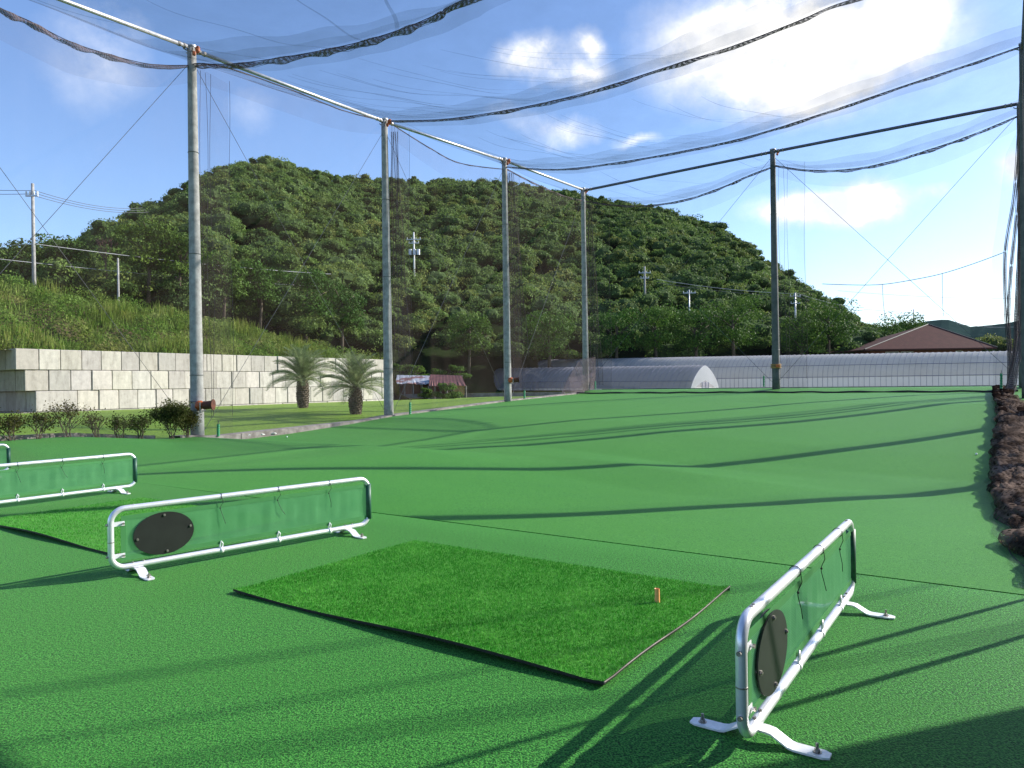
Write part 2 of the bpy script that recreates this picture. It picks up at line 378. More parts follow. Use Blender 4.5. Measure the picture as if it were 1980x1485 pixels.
def tag(o, label=None, cat=None, group=None, kind=None):
    if label: o['label'] = label
    if cat: o['category'] = cat
    if group: o['group'] = group
    if kind: o['kind'] = kind
    return o
def empty(name, loc, label, cat, group=None, local=False):
    o = bpy.data.objects.new(name, None); C.objects.link(o); o.location = loc; o.empty_display_size = .1
    if not local: o['_world'] = True
    return tag(o, label, cat, group)
def quads_mesh(name, P, mat, tint=None, parent=None, origin=None, tri=False):
    """P: (n,4,3) or (n,3,3) array of faces"""
    n, k = P.shape[0], P.shape[1]; og = np.array(origin if origin is not None else (0, 0, 0), dtype=np.float64)
    me = bpy.data.meshes.new(name); me.vertices.add(n*k); me.vertices.foreach_set('co', (P-og).astype(np.float32).ravel())
    me.loops.add(n*k); me.loops.foreach_set('vertex_index', np.arange(n*k, dtype=np.int32))
    me.polygons.add(n); me.polygons.foreach_set('loop_start', np.arange(0, n*k, k, dtype=np.int32))
    if tint is not None:
        a = me.color_attributes.new('tint', 'FLOAT_COLOR', 'POINT')
        a.data.foreach_set('color', np.repeat(np.hstack([tint, np.ones((n, 1))]), k, axis=0).astype(np.float32).ravel())
    me.update(calc_edges=True); me.validate(); me.materials.append(mat)
    o = bpy.data.objects.new(name, me); C.objects.link(o)
    if parent is not None: o.parent = parent
    elif origin is not None: o.location = tuple(og)
    return o
def leaf_quads(c, size, nrm=None, asp=.6, spread=1.0, rs=rng):
    """random leaf quads at centres c (n,3); normals loosely around nrm"""
    n = len(c); d = rs.normal(size=(n, 3))
    if nrm is not None: d = d*spread*.6+nrm
    d /= np.linalg.norm(d, axis=1, keepdims=True)+1e-9
    a = np.cross(d, rs.normal(size=(n, 3))); a /= np.linalg.norm(a, axis=1, keepdims=True)+1e-9
    b = np.cross(d, a); sz = (np.asarray(size)*rs.uniform(.6, 1.3, n))[:, None]
    a = a*sz*.5; b = b*sz*.5*asp
    return np.stack([c-a, c-b*.9+a*.1, c+a, c+b*.9+a*.1], axis=1)

# ------------------------------------------------------------------ ground heights
def itp(x, xs, ys): return float(np.interp(x, xs, ys))
UR = ([-9, 6.02, 6.35, 7.6, 10, 12.5, 14.4, 15.9, 17, 19.3, 24.5, 28, 33, 36.4, 38, 39.5, 60], [0, 0, -.40, -.46, -.52, -.52, -.28, -.40, -.26, 0, .34, .58, .80, .84, 1.05, 1.07, .9])
UL = ([-9, 6.02, 6.3, 9.5, 12.5, 14.2, 16, 18.7, 21.1, 29.4, 36.4, 38, 39.5, 60], [0, 0, -.01, .0, .02, -.18, -.12, .05, .25, .64, .86, 1.05, 1.07, .9])
UQ = ([-9, 6.02, 6.35, 7.6, 10, 12.5, 15, 17, 19.3, 22.3, 28, 33, 36.4, 38, 39.5, 60], [0, 0, -.40, -.50, -.56, -.62, -.66, -.58, -.30, .02, .62, .80, .84, 1.05, 1.07, .9])
def sm(x, a, b):
    k = min(1, max(0, (x-a)/(b-a))); return k*k*(3-2*k)
def turf_z(u, v):
    k = sm(v, -12.5, -5.0)
    z = itp(u, *UL)*(1-k)+itp(u, *UR)*k
    z += .27*sm(-v, 15, 20)*(1-sm(u, 8.5, 12))*sm(u, 6, 7)
    k2 = sm(v, -8.5, -1.0); z = z*(1-k2)+itp(u, *UQ)*k2
    return z
def lawn_z(u, v):                      # left of the pole row
    row = itp(u, [0, 7.4, 12.7, 21.1, 29.4, 37.8, 44, 60], [.2, .22, -.08, .17, .55, .82, .35, .2])
    k = sm(-v, 21.5, 36)
    return row*(1-k)+itp(u, [0, 14, 34, 45], [.46, .48, .42, .35])*k + .12*math.sin(u*.5+v*.35)*sm(-v, 21.5, 26)*(1-k)
def gz(p):
    u = p[0]*U.x+p[1]*U.y; v = p[0]*V.x+p[1]*V.y
    return turf_z(u, v) if v > -21.1 else lawn_z(u, v)

# setting --------------------------------------------------------------
def sheet(name, us, vs_, fz, mat, kind='structure', dz=0):
    m = MB(); m.grid([[uv(u, v, fz(u, v)+dz) for v in vs_] for u in us]); o = m.build(name, mat, smooth=True); o['kind'] = kind
    for p in (o,): pass
    return o
fr = lambda a, b, st: list(np.arange(a, b+1e-6, st))
sheet('tee_carpet', fr(-6, 6.0, .5)+[6.03], fr(-21, 3.2, .5), lambda u, v: turf_z(u, v), M['tee'])
m = MB(); m.grid([[uv(6.03, v, turf_z(6.0, v)) for v in fr(-21, 3.2, .5)], [uv(6.045, v, min(-.45, turf_z(6.4, v)-.1)) for v in fr(-21, 3.2, .5)]]); o = m.build('tee_step', M['tee']); o['kind'] = 'structure'
sheet('range_carpet', fr(6.05, 40, .2), fr(-21, 2.4, .3), lambda u, v: turf_z(max(u, 6.36) if v > -9 else u, v)-(.0 if u > 6.3 else .01), M['range'])
sheet('lawn', fr(-4, 60, .5), fr(-39.5, -21.0, .5)+[-20.9], lambda u, v: lawn_z(u, v), M['lawn'])
# ground everywhere else, down to the horizon
m = MB(); rows = []
xs = [-3000, -900, -300, -120, -60, -30, -10, 10, 30, 60, 120, 300, 900, 3000]; ys = [-400, -60, -8, 20, 45, 70, 110, 200, 400, 1200, 5000]
m.grid([[Vector((x, y, -.75)) for x in xs] for y in ys]); o = m.build('ground', M['soil']); o['kind'] = 'structure'
sheet('field', fr(38.5, 122, 4), fr(-20.5, 80, 4), lambda u, v: itp(u, [38.5, 42, 50, 110], [.85, .75, .5, .45]), M['grass'])
sheet('rough_grass', fr(39.0, 120, 3), fr(-76, -20, 4)+[-20], lambda u, v: itp(u, [39, 60, 75, 110], [.22, .28, .5, .7]), M['grass'])

# ------------------------------------------------------------------ poles
BAYS = 8.4
LP = [(-9.85, 22.3), (-5.06, 29.2), (-.22, 35.8), (4.45, 43.0)]
LT = [11.98+.12, 12.42, 12.8, 13.1]
rowR = lambda q: (22.1-.569*q, 30.8-.822*q)
def pole(name, x, y, z0, z1, r0, r1, mat, label, group):
    e = empty(name, (x, y, z0), label, 'pole', group)
    m = MB(); k = 14; m.tube([Vector((x, y, z0-.3+(z1-z0+.3)*i/k)) for i in range(k+1)], [r0+(r1-r0)*i/k for i in range(k+1)], 20)
    sh = m.build('shaft', mat, e, smooth=True)
    for h in (.16, .47, .73):
        m = MB(); z = z0+(z1-z0)*h; m.tube([(x+(r0+(r1-r0)*h+.004)*math.cos(a), y+(r0+(r1-r0)*h+.004)*math.sin(a), z) for a in np.linspace(0, 2*math.pi, 17)[:-1]], .012, 5, closed=True)
        m.build('band', M['wire'], e)
    m = MB(); m.cyl((x, y, z1), (x, y, z1+.05), r1+.02, 14); m.build('cap', M['pipe'], e, smooth=False)
    for a in np.arange(0, 2*math.pi, 1.3):
        m = MB(); m.cyl((x+r1*math.cos(a), y+r1*math.sin(a), z1-.12-.1*random.random()), (x+(r1+.13)*math.cos(a), y+(r1+.13)*math.sin(a), z1-.1), .02, 6); m.build('clamp', M['bolt'], e)
    m = MB(); m.ball((x+r1+.1, y-.12, z1-.12), .085, .06, .12, 8, 6, .15); m.ball((x+r1+.03, y-.2, z1-.28), .06, .05, .08, 8, 6, .15); m.build('pulley', M['orange'], e)
    return e
lab = ['pale concrete net pole nearest on the left, with a rusty orange winch low on it', 'concrete net pole standing just right of the two palms', 'concrete net pole with an orange winch in front of the greenhouse end', 'thin looking concrete net pole at the far left corner where the two beams meet']
pz = []
for i, (x, y) in enumerate(LP):
    zt = at([370, 745, 972, 1130][i], [92, 232, 308, 365][i], y).z; LT[i] = zt
    z0 = gz((x, y+.2)); 
    pole('net_pole', x, y, z0, zt, [.205, .20, .195, .19][i], .13, M['concrete'], lab[i], 'concrete net poles along the left side of the range')
P5 = (13.62, 36.8); z5 = at(1495, 290, 36.8).z
pole('net_pole', *P5, 1.1, z5, .20, .13, M['darkpole'], 'dark net pole of the far net wall in front of the long greenhouse', 'dark net poles of the far and right side')
RP = [rowR(q) for q in (0, 6.73, 13.46, 20.2)]
rz = [1.12, .75, .05, -.55]
for i, (x, y) in enumerate(RP):
    pole('net_pole', x, y, rz[i], 13.25, .195, .12, M['darkpole'],
         ['dark net pole at the right far corner behind the gathered net', 'dark net pole at the right picture edge where the third ceiling rope ends', 'dark net pole of the right side row just outside the picture', 'nearest dark net pole of the right side row, outside the picture'][i], 'dark net poles of the far and right side')
P0 = (LP[0][0]-U.x*BAYS, LP[0][1]-U.y*BAYS); 
pole('net_pole', *P0, .2, 11.9, .205, .13, M['concrete'], 'concrete net pole beyond the left picture edge', 'concrete net poles along the left side of the range')

# beams
def beam(a, za, b, zb, r, mat, label):
    e = empty('beam', ((a[0]+b[0])/2, (a[1]+b[1])/2, (za+zb)/2), label, 'beam', 'pipe beams between the net pole tops')
    A = Vector((*a, za)); B = Vector((*b, zb)); m = MB(); m.cyl(A, B, r, 12); m.build('pipe', mat, e, smooth=True)
    for t_ in (.03, .05, .95, .97):
        m = MB(); p = A.lerp(B, t_); d = (B-A).normalized(); m.cyl(p-d*.03, p+d*.03, r+.015, 12); m.build('collar', M['bolt'], e)
beam(P0, 11.9, LP[0], LT[0]-.02, .062, M['pipe'], 'silver pipe beam running out of the picture at the top left')
for i in range(3): beam(LP[i], LT[i]-.06, LP[i+1], LT[i+1]-.06, .062, M['pipe'], ['silver pipe beam between the nearest and the second left pole', 'silver pipe beam between the second and third left poles', 'short looking silver pipe beam ending at the far left corner pole'][i])
beam(LP[3], LT[3]-.12, P5, z5-.1, .075, M['darkpipe'], 'dark pipe beam from the corner pole to the middle far pole')
beam(P5, z5-.1, RP[0], at(1972, 200, 30.8).z, .075, M['darkpipe'], 'dark pipe beam from the middle far pole to the right edge')
for i in range(3): beam(RP[i], 13.1, RP[i+1], 13.1, .07, M['darkpipe'], ['dark pipe beam of the right row between its two farthest poles', 'dark pipe beam of the right row, outside the picture', 'nearest dark pipe beam of the right row, outside the picture'][i])

# ------------------------------------------------------------------ net ropes / bundles traced on upright planes
def resample(pts, n):
    pts = [Vector(p) for p in pts]; out = []
    # Catmull-Rom
    for s in range(n):
        t_ = s/(n-1)*(len(pts)-1); i = min(int(t_), len(pts)-2); f = t_-i
        p0 = pts[max(i-1, 0)]; p1 = pts[i]; p2 = pts[i+1]; p3 = pts[min(i+2, len(pts)-1)]
        out.append(.5*((2*p1)+(p2-p0)*f+(2*p0-5*p1+4*p2-p3)*f*f+(3*p1-p0-3*p2+p3)*f**3))
    return out
def bundle(name, pts, rmid, rend, label, n=70, ribbon=True, cat='net edge', group='gathered net edges under the beams and across the range'):
    pts = resample(pts, n); mid = pts[n//2]
    e = empty(name, mid, label, cat, group)
    m = MB(); rr = [rend+(rmid-rend)*math.sin(math.pi*min(1, max(0, i/(n-1))))**.7 for i in range(n)]
    rr = [r*(1+.12*math.sin(i*.9)+.10*random.random()) for i, r in enumerate(rr)]
    # gathered net: flattened, twisting tube
    vs = []; k = 8; prev = None
    rows = []
    for i, p in enumerate(pts):
        tg = (pts[min(i+1, n-1)]-pts[max(i-1, 0)]).normalized(); a = tg.cross(Vector((0, 0, 1))).normalized(); b = a.cross(tg)
        tw = i*.33; row = []
        for q in range(k+1):
            th = 2*math.pi*q/k; x = math.cos(th)*rr[i]; y = math.sin(th)*rr[i]*.45
            x, y = x*math.cos(tw)-y*math.sin(tw), x*math.sin(tw)+y*math.cos(tw)
            row.append(p+a*x+b*y*1.0-Vector((0, 0, rr[i]*.8)))
        rows.append(row)
    m.grid(rows); m.build('gathered_net', M['bundle'], e, smooth=True)
    m = MB(); m.tube(pts, .010, 6)
    for ph in (0, 2.1):
        m.tube([p+Vector((0, 0, -rr[i]*(.9+.7*math.sin(i*.33+ph)))) + Vector((rr[i]*.5*math.cos(i*.33+ph), 0, 0)) for i, p in enumerate(pts)], .005, 5)
    m.build('rope', M['rope'], e, smooth=True)
    return pts
tr = lambda L, a, b: [on_plane(x, y, a, b) for x, y in L]
E0 = bundle('net_edge', [Vector((*P0, 11.3)), on_plane(-160, -70, P0, LP[0])]+tr([(0, 15), (60, 42), (130, 78), (200, 102), (290, 124), (372, 126)], P0, LP[0]), .085, .06, 'brown gathered net edge sagging in from the top left corner to the nearest pole')
E1 = bundle('net_edge', tr([(378, 127), (430, 128), (560, 172), (660, 212), (745, 234)], LP[0], LP[1]), .02, .02, 'thin dark net edge line under the beam between first and second left poles')
E2 = bundle('net_edge', tr([(752, 236), (830, 285), (890, 315), (975, 327)], LP[1], LP[2]), .025, .02, 'thin dark net edge line sagging from the second to the third left pole')
E3 = bundle('net_edge', tr([(978, 325), (1030, 352), (1090, 378), (1135, 389)], LP[2], LP[3]), .05, .04, 'net edge line sagging to the far left corner pole before the hill')
F1 = bundle('net_edge', tr([(1133, 388), (1190, 396), (1260, 396), (1330, 384), (1400, 360), (1450, 338), (1496, 321)], LP[3], P5), .07, .06, 'sagging dark net edge under the far beam left of its middle pole')
F2 = bundle('net_edge', tr([(1498, 319), (1560, 328), (1640, 327), (1720, 312), (1830, 278), (1900, 252), (1972, 222)], P5, RP[0]), .08, .05, 'sagging dark net edge under the far beam right of its middle pole')
K1 = bundle('cross_rope', tr([(374, 122), (440, 124), (520, 115), (620, 98), (700, 80), (780, 55), (850, 25), (905, -3)], LP[0], RP[3])+[Vector((4.5, 16.6, 12.5)), Vector((*RP[3], 13.1))], .10, .08, 'thick gathered net rope sweeping from the nearest left pole out at the top middle', n=90)
K2 = bundle('cross_rope', tr([(750, 233), (850, 231), (950, 218), (1050, 199), (1150, 174), (1300, 126), (1420, 88), (1540, 42), (1655, -3)], LP[1], RP[2])+[Vector((*RP[2], 13.1))], .07, .04, 'gathered net rope sweeping from the second left pole up across the big cloud', n=90)
K3 = bundle('cross_rope', tr([(978, 322), (1080, 327), (1200, 313), (1330, 290), (1450, 263), (1600, 216), (1750, 165), (1880, 122), (1978, 88)], LP[2], RP[1]), .06, .035, 'gathered net rope sweeping from the third left pole to the right edge', n=90)
KF = F1[:-1:2]+F2[::2]
K0 = resample([Vector((*P0, 11.6)), Vector((-6, 14, 10.6)), Vector((3, 13.2, 11.2)), Vector((*RP[3], 13.1))], 90)
# ceiling net panels
def ceiling(A, B, sag, label, nf=7, seed=1):
    rs = random.Random(seed); nA = 60
    A = resample(A, nA); B = resample(B, nA); mid = (A[nA//2]+B[nA//2])/2
    e = empty('ceiling_net', mid, label, 'net', 'ceiling net panels over the range')
    m = MB(); J = 14
    def pt(s, q):
        i = s*(nA-1); k = min(int(i), nA-2); f = i-k
        a = A[k].lerp(A[k+1], f); b = B[k].lerp(B[k+1], f); p = a.lerp(b, q)
        p.z -= sag*4*q*(1-q)*math.sin(math.pi*s)**.5 if 0 < s < 1 else 0
        p.z += .07*math.sin(s*47+q*5+seed)*math.sin(math.pi*q)
        return p
    m.grid([[pt(i/59, j/J) for j in range(J+1)] for i in range(60)])
    m.build('netting', M['ceil'], e, smooth=True)
    for q0_, q1_, dz_ in ((.72, .995, .04), (.87, .995, .08), (.005, .10, .05)):
        m = MB(); m.grid([[pt(i/59, q0_+(q1_-q0_)*j/5)+Vector((0, 0, dz_)) for j in range(6)] for i in range(60)]); m.build('doubled_edge', M['ceil'], e, smooth=True)
    m = MB()
    for k in range(nf):
        s0 = .04+.62*(k+rs.random()*.6)/nf; s1 = s0+.05+.16*rs.random(); q0 = .05+.5*rs.random(); wd = .02+.05*rs.random()**2
        rows = []
        for j in range(20):
            f = j/19; q = f*(1-q0*.6); ss = s0-(s1-s0)*math.sin(f*1.5)*.9; ss = min(.99, max(.005, ss))
            p = pt(ss, 1-q); ww = wd*(1-f)**.7+.002
            rows.append([p+Vector((-ww, 0, 0)), p+Vector((ww, 0, .01))])
        m.grid(rows)
    m.build('fold', M['fold'], e)
ceiling(K1, K2, .35, 'sagging ceiling net between the nearest and second cross ropes', 22, 2)
ceiling(K2, K3, .30, 'sagging ceiling net between the second and third cross ropes', 18, 3)
ceiling(K3, KF, .25, 'far ceiling net between the third cross rope and the far beam', 9, 4)
ceiling(K0, K1, .35, 'nearest ceiling net across the top left of the picture', 5, 5)

# side nets
def side_net(a, b, E, label, zbot, hem=True, off=0):
    E = resample(E, 24); e = empty('side_net', ((a[0]+b[0])/2, (a[1]+b[1])/2, gz(((a[0]+b[0])/2, (a[1]+b[1])/2))), label, 'net', 'side net panels hanging from the beams')
    m = MB(); rows = []
    for i, p in enumerate(E):
        f = i/23; gx = zbot(f); q = []
        for j in range(12):
            g = j/11; q.append(Vector((p.x+.05*math.sin(i*1.7+g*3), p.y+.05*math.sin(i*2.1+g*2), p.z*(1-g)+gx*g)))
        rows.append(q)
    m.grid(rows); m.build('netting', M['side'], e, smooth=True)
    m = MB(); m.grid([[p+Vector((0, -.03, 0)), p+Vector((0, -.03, -.55-.35*math.sin(math.pi*i/23)))] for i, p in enumerate(E)]); m.build('hem', M['hem'], e)
    # overlapping strip beside the pole
    m = MB(); P = E[0].lerp(E[3], .3)
    A = E[0]; B = Vector((E[0].x+(b[0]-a[0])/8.4*1.15, E[0].y+(b[1]-a[1])/8.4*1.15, E[0].z-.2))
    m.grid([[Vector((A.x*(1-f)+B.x*f, A.y*(1-f)+B.y*f-.05, (A.z*(1-f)+B.z*f)*(1-g)+zbot(0)*g)) for g in np.linspace(0, 1, 12)] for f in np.linspace(0, 1, 5)])
    m.build('overlap_strip', M['hem'], e, smooth=True)
    m = MB()
    for f in (.12, .3, .42, 1.0):
        m.tube([Vector((A.x*(1-f)+B.x*f+.04*math.sin(g*9+f*20), A.y*(1-f)+B.y*f, (A.z-.1)*(1-g)+(zbot(0)+.6)*g)) for g in np.linspace(0, 1, 20)], .006, 5)
    m.build('draw_rope', M['rope'], e)
    return e
zb = lambda a, b: (lambda f: gz((a[0]+(b[0]-a[0])*f, a[1]+(b[1]-a[1])*f))+.02)
side_net(P0, LP[0], E0, 'see-through side net left of the nearest pole', zb(P0, LP[0]))
side_net(LP[0], LP[1], E1, 'see-through side net between the first and second left poles', zb(LP[0], LP[1]))
side_net(LP[1], LP[2], E2, 'see-through side net between the second and third left poles', zb(LP[1], LP[2]))
side_net(LP[2], LP[3], E3, 'see-through side net between the third left pole and the corner pole', zb(LP[2], LP[3]))
side_net(LP[3], P5, F1, 'see-through far net left of the middle dark pole', lambda f: .95)
side_net(P5, RP[0], F2, 'see-through far net right of the middle dark pole', lambda f: .95)
# bottom roll of the far net
pts = [uv(36.5+.15*math.sin(v), v, turf_z(36.5, v)+.04+.02*math.sin(v*3)) for v in fr(-20.6, .4, .5)]
m = MB(); m.tube(pts, .045, 6); tag(m.build('net_roll', M['rope'], origin=pts[20]), 'dark rolled bottom edge of the far net lying along the green strip', 'net edge')
# gathered brown drapes hanging beside left poles
def drape(px0, y0, px1, y1, D, w0, w1, label):
    A = at(px0, y0, D); B = at(px1, y1, D); e = empty('net_drape', B, label, 'net', 'gathered net drapes hanging by the poles')
    m = MB(); rows = []
    for i in range(22):
        f = i/21; p = A.lerp(B, f); ww = w0+(w1-w0)*f; rows.append([p+Vector(((q/8-.5)*ww, .06*math.sin(q*2.3+i*.2), .0)) for q in range(9)])
    m.grid(rows); m.build('netting', M['drape'], e, smooth=True)
    m = MB()
    for q in range(5): m.tube([A.lerp(B, i/14)+Vector(((q/4-.5)*(w0+(w1-w0)*i/14)+.03*math.sin(i+q*2), -.03, 0)) for i in range(15)], .010, 5)
    m.build('draw_rope', M['rope'], e)
drape(762, 255, 772, 690, 29.3, .22, .9, 'brown net drape hanging right of the second left pole')
drape(986, 335, 1005, 690, 35.9, .3, .9, 'faint brown net drape hanging right of the third left pole')
drape(1140, 395, 1150, 745, 43.1, .15, 1.0, 'brown net drape hanging right of the far corner pole')
m = MB(); m.grid([[at(1152, 690, 42.9), at(1120, 696, 42.3), at(1119, 697, 42.3)], [at(1152, 720, 42.9), at(1100, 730, 41.8), at(1098, 730, 41.8)], [at(1150, 752, 42.9), at(1105, 762, 41.2), at(1084, 764, 41)]])
tag(m.build('net_skirt', M['bundle'], origin=at(1140, 752, 42.9)), 'dark triangular net skirt spread at the foot of the far corner pole', 'net')

# cross braces between poles
def wire(name, a, b, r, mat, label, cat='wire', group=None, sag=0):
    a = Vector(a); b = Vector(b); m = MB(); n = 2 if sag == 0 else 14
    m.tube([a.lerp(b, i/(n-1))-Vector((0, 0, 4*sag*(i/(n-1))*(1-i/(n-1)))) for i in range(n)], r, 5)
    return tag(m.build(name, mat, origin=(a+b)/2), label, cat, group)
seq = [(P0, 11.9, .2)]+[(LP[i], LT[i], gz(LP[i])) for i in range(4)]
nm = ['left of the nearest pole', 'between the first and second left poles', 'between the second and third left poles', 'between the third left and the corner pole']
for i in range(4):
    (a, ta, ba), (b, tb, bb) = seq[i], seq[i+1]
    wire('brace_wire', (a[0], a[1], ta-.4), (b[0]-.1, b[1], bb+.1), .0075, M['wire'], 'thin brace wire falling to the right, '+nm[i], 'wire', 'brace wires between the poles')
    wire('brace_wire', (a[0]+.15, a[1], ba+.1), (b[0], b[1], tb-.4), .0075, M['wire'], 'thin brace wire rising to the right, '+nm[i], 'wire', 'brace wires between the poles')
for a, ta, b, tb, nmx in ((LP[3], LT[3], P5, z5, 'in the far wall left of its middle pole'), (P5, z5, RP[0], 13.2, 'in the far wall right of its middle pole')):
    wire('brace_wire', (*a, ta-.3), (*b, 1.2), .009, M['wire'], 'thin brace wire falling to the right, '+nmx, 'wire', 'brace wires between the poles')
    wire('brace_wire', (*a, 1.3), (*b, tb-.3), .009, M['wire'], 'thin brace wire rising to the right, '+nmx, 'wire', 'brace wires between the poles')
# slack rope with droppers in the far right bay
L = [(1590, 549), (1650, 551), (1706, 550), (1765, 541), (1822, 529), (1885, 509), (1944, 487)]
A = [on_plane(x, y, P5, RP[0]) for x, y in L]
e = empty('hanging_rope', A[3], 'slack rope with two hanging droppers in the far right bay', 'rope')
m = MB(); m.tube(resample(A, 24), .016, 5); m.build('line', M['wire'], e)
for x0, y0, x1, y1 in ((1706, 550, 1712, 622), (1822, 529, 1824, 612)):
    m = MB(); m.tube([on_plane(x0, y0, P5, RP[0]), on_plane((x0+x1)/2-1, (y0+y1)/2, P5, RP[0]), on_plane(x1, y1, P5, RP[0])], .012, 5); m.build('dropper', M['wire'], e)
# guy ropes at the right, beside the club house
for k, (u0, u1, zt_, r_, al, lb) in enumerate([(7.9, 4.9, 4.6, .02, 'rope', 'upper'), (7.3, 4.5, 4.4, .02, 'rope', 'lower'), (8.9, 8.2, 6.0, .08, 'strand', 'farthest gathered'), (8.3, 7.2, 5.2, .05, 'strand', 'middle gathered'), (7.0, 6.4, 4.3, .08, 'strand', 'nearest gathered')]):
    a = uv(u0, 1.0+.05*k, -.45); b = uv(u1, 1.0, zt_); m = MB(); N = 24
    m.tube([a.lerp(b, i/N)+Vector((.10*math.sin(i*.35+k), .08*math.sin(i*.28+k*2), -.9*(i/N)*(1-i/N))) for i in range(N+1)], [r_*(1+.2*math.sin(i*.8)) for i in range(N+1)], 8)
    tag(m.build('guy_rope' if al == 'rope' else 'net_drape', M[al], origin=a), lb+(' slack rope' if al == 'rope' else ' net strand')+' hanging right of the nearest barrier, just outside the picture', 'rope' if al == 'rope' else 'net', 'slack ropes and net strands by the club house')
for i in range(3):
    a, b = RP[i+1], RP[i]
    E = [Vector((a[0]+(b[0]-a[0])*f, a[1]+(b[1]-a[1])*f, 12.95-3.2*f*(1-f))) for f in np.linspace(0, 1, 8)]
    side_net(a, b, E, ['see-through side net of the right row farthest from the tee', 'see-through side net in the middle of the right row', 'see-through side net of the right row nearest the tee'][i], lambda f: gz((a[0], a[1])))

# winches
def winch(px, py, D, s, label):
    p = at(px, py, D); e = empty('winch', p, label, 'winch', 'orange winches on the net poles')
    m = MB(); m.ball(p, .15*s, .13*s, .15*s, 10, 8, .12); m.build('housing', M['orange'], e, smooth=True)
    m = MB(); m.cyl(p+Vector((.15*s, -.05, 0)), p+Vector((.42*s, -.05, .02)), .13*s, 14); m.cyl(p+Vector((.42*s, -.05, .02)), p+Vector((.45*s, -.05, .02)), .17*s, 14); m.build('drum', M['rust'], e)
    m = MB(); q = p+Vector((-.18*s, .1, 0))
    for dz in (-.16, .12): m.tube([(q.x+.0+.24*math.cos(a), q.y+.15+.24*math.sin(a), p.z+dz*s) for a in np.linspace(0, 2*math.pi, 17)[:-1]], .012, 5, closed=True)
    m.build('strap', M['wire'], e)
    m = MB(); m.cyl(p+Vector((.1, -.2, .1)), p+Vector((.1, -.2, -.2)), .02, 6); m.build('handle', M['bolt'], e)
winch(386, 784, 22.0, 1.0, 'rusty orange winch with drum on the nearest left pole')
winch(988, 735, 35.6, .9, 'bright orange winch on the pole before the greenhouse end')
e = empty('strap_band', at(1499, 708, 36.55), 'yellow-brown strap wound round the dark middle far pole', 'strap')
m = MB(); c = Vector((*P5, at(1499, 708, 36.8).z))
for dz in (-.08, 0, .08): m.tube([(c.x+.235*math.cos(a), c.y+.235*math.sin(a), c.z+dz) for a in np.linspace(0, 2*math.pi, 17)[:-1]], .035, 6, closed=True)
m.build('webbing', M['plank'], e)
m = MB(); m.box((c.x-.1, c.y-.33, c.z-.07), (c.x+.08, c.y-.25, c.z+.07)); m.build('buckle', M['orange'], e)
# green covered stakes
for px, py0, py1, D, lb in ((422, 820, 843, 22.6, 'nearest left pole'), (793, 778, 801, 29.3, 'second left pole'), (1014, 755, 771, 35.8, 'third left pole'), (1151, 737, 752, 42.6, 'far corner pole'), (1477, 727, 748, 36.9, 'dark middle far pole'), (1936, 722, 752, 27.5, 'gathered net at the right')):
    a = at(px, py1, D); b = at(px, py0, D); e = empty('stake', a, 'green spiral covered stake beside the '+lb, 'stake', 'green covered stakes')
    m = MB(); n = 24; m.tube([a.lerp(b, i/n) for i in range(n+1)], [.045+.012*math.sin(i*1.6) for i in range(n+1)], 10); m.build('cover', M['greenpost'], e, smooth=True)
    m = MB(); m.cyl(b, b+Vector((0, 0, .12)), .012, 6); m.build('pin', M['wire'], e)

# ------------------------------------------------------------------ timber edging along the left side
def planks(u0, u1, v0, v1, label, dz):
    e = empty('timber_edging', uv((u0+u1)/2, (v0+v1)/2, gz(uv((u0+u1)/2, -20.7))), label, 'edging', 'weathered timber edging')
    us = fr(u0, u1, 2.1)
    for a, b in zip(us[:-1], us[1:]):
        m = MB(); off = random.uniform(-.02, .02); q = []
        for u in np.linspace(a+.01, b-.01, 7):
            zt = max(turf_z(u, -20.6), lawn_z(u, -21.1))+dz+off*.4
            q.append([uv(u, v0+off, zt-.25), uv(u, v0+off, zt), uv(u, v1+off, zt+.01), uv(u, v1+off, zt-.3)])
        m.grid(q); m.build('plank', M['wood'], e)
planks(12.0, 37.5, -21.15, -20.55, 'grey weathered planks edging the green carpet right of the nearest pole', .045)
planks(3.0, 11.5, -21.1, -20.8, 'rounded grey log edging the carpet left of the nearest pole', .09)
m = MB()
for i in range(26):
    u = 14.2+random.random()*1.3; v = -20.85+random.random()*.3; z = turf_z(u, -20.6)+.08+.05*random.random()
    a = random.random()*3; l = .08+.16*random.random(); p = uv(u, v, z)
    m.tube([p, p+Vector((l*math.cos(a), l*math.sin(a), .05*random.random())), p+Vector((l*1.6*math.cos(a+.5), l*1.6*math.sin(a+.5), -.02))], .018, 5)
tag(m.build('rope_scraps', M['white'], origin=uv(14.8, -20.8, .15)), 'heap of pale rope scraps lying on the timber edging', 'rope')

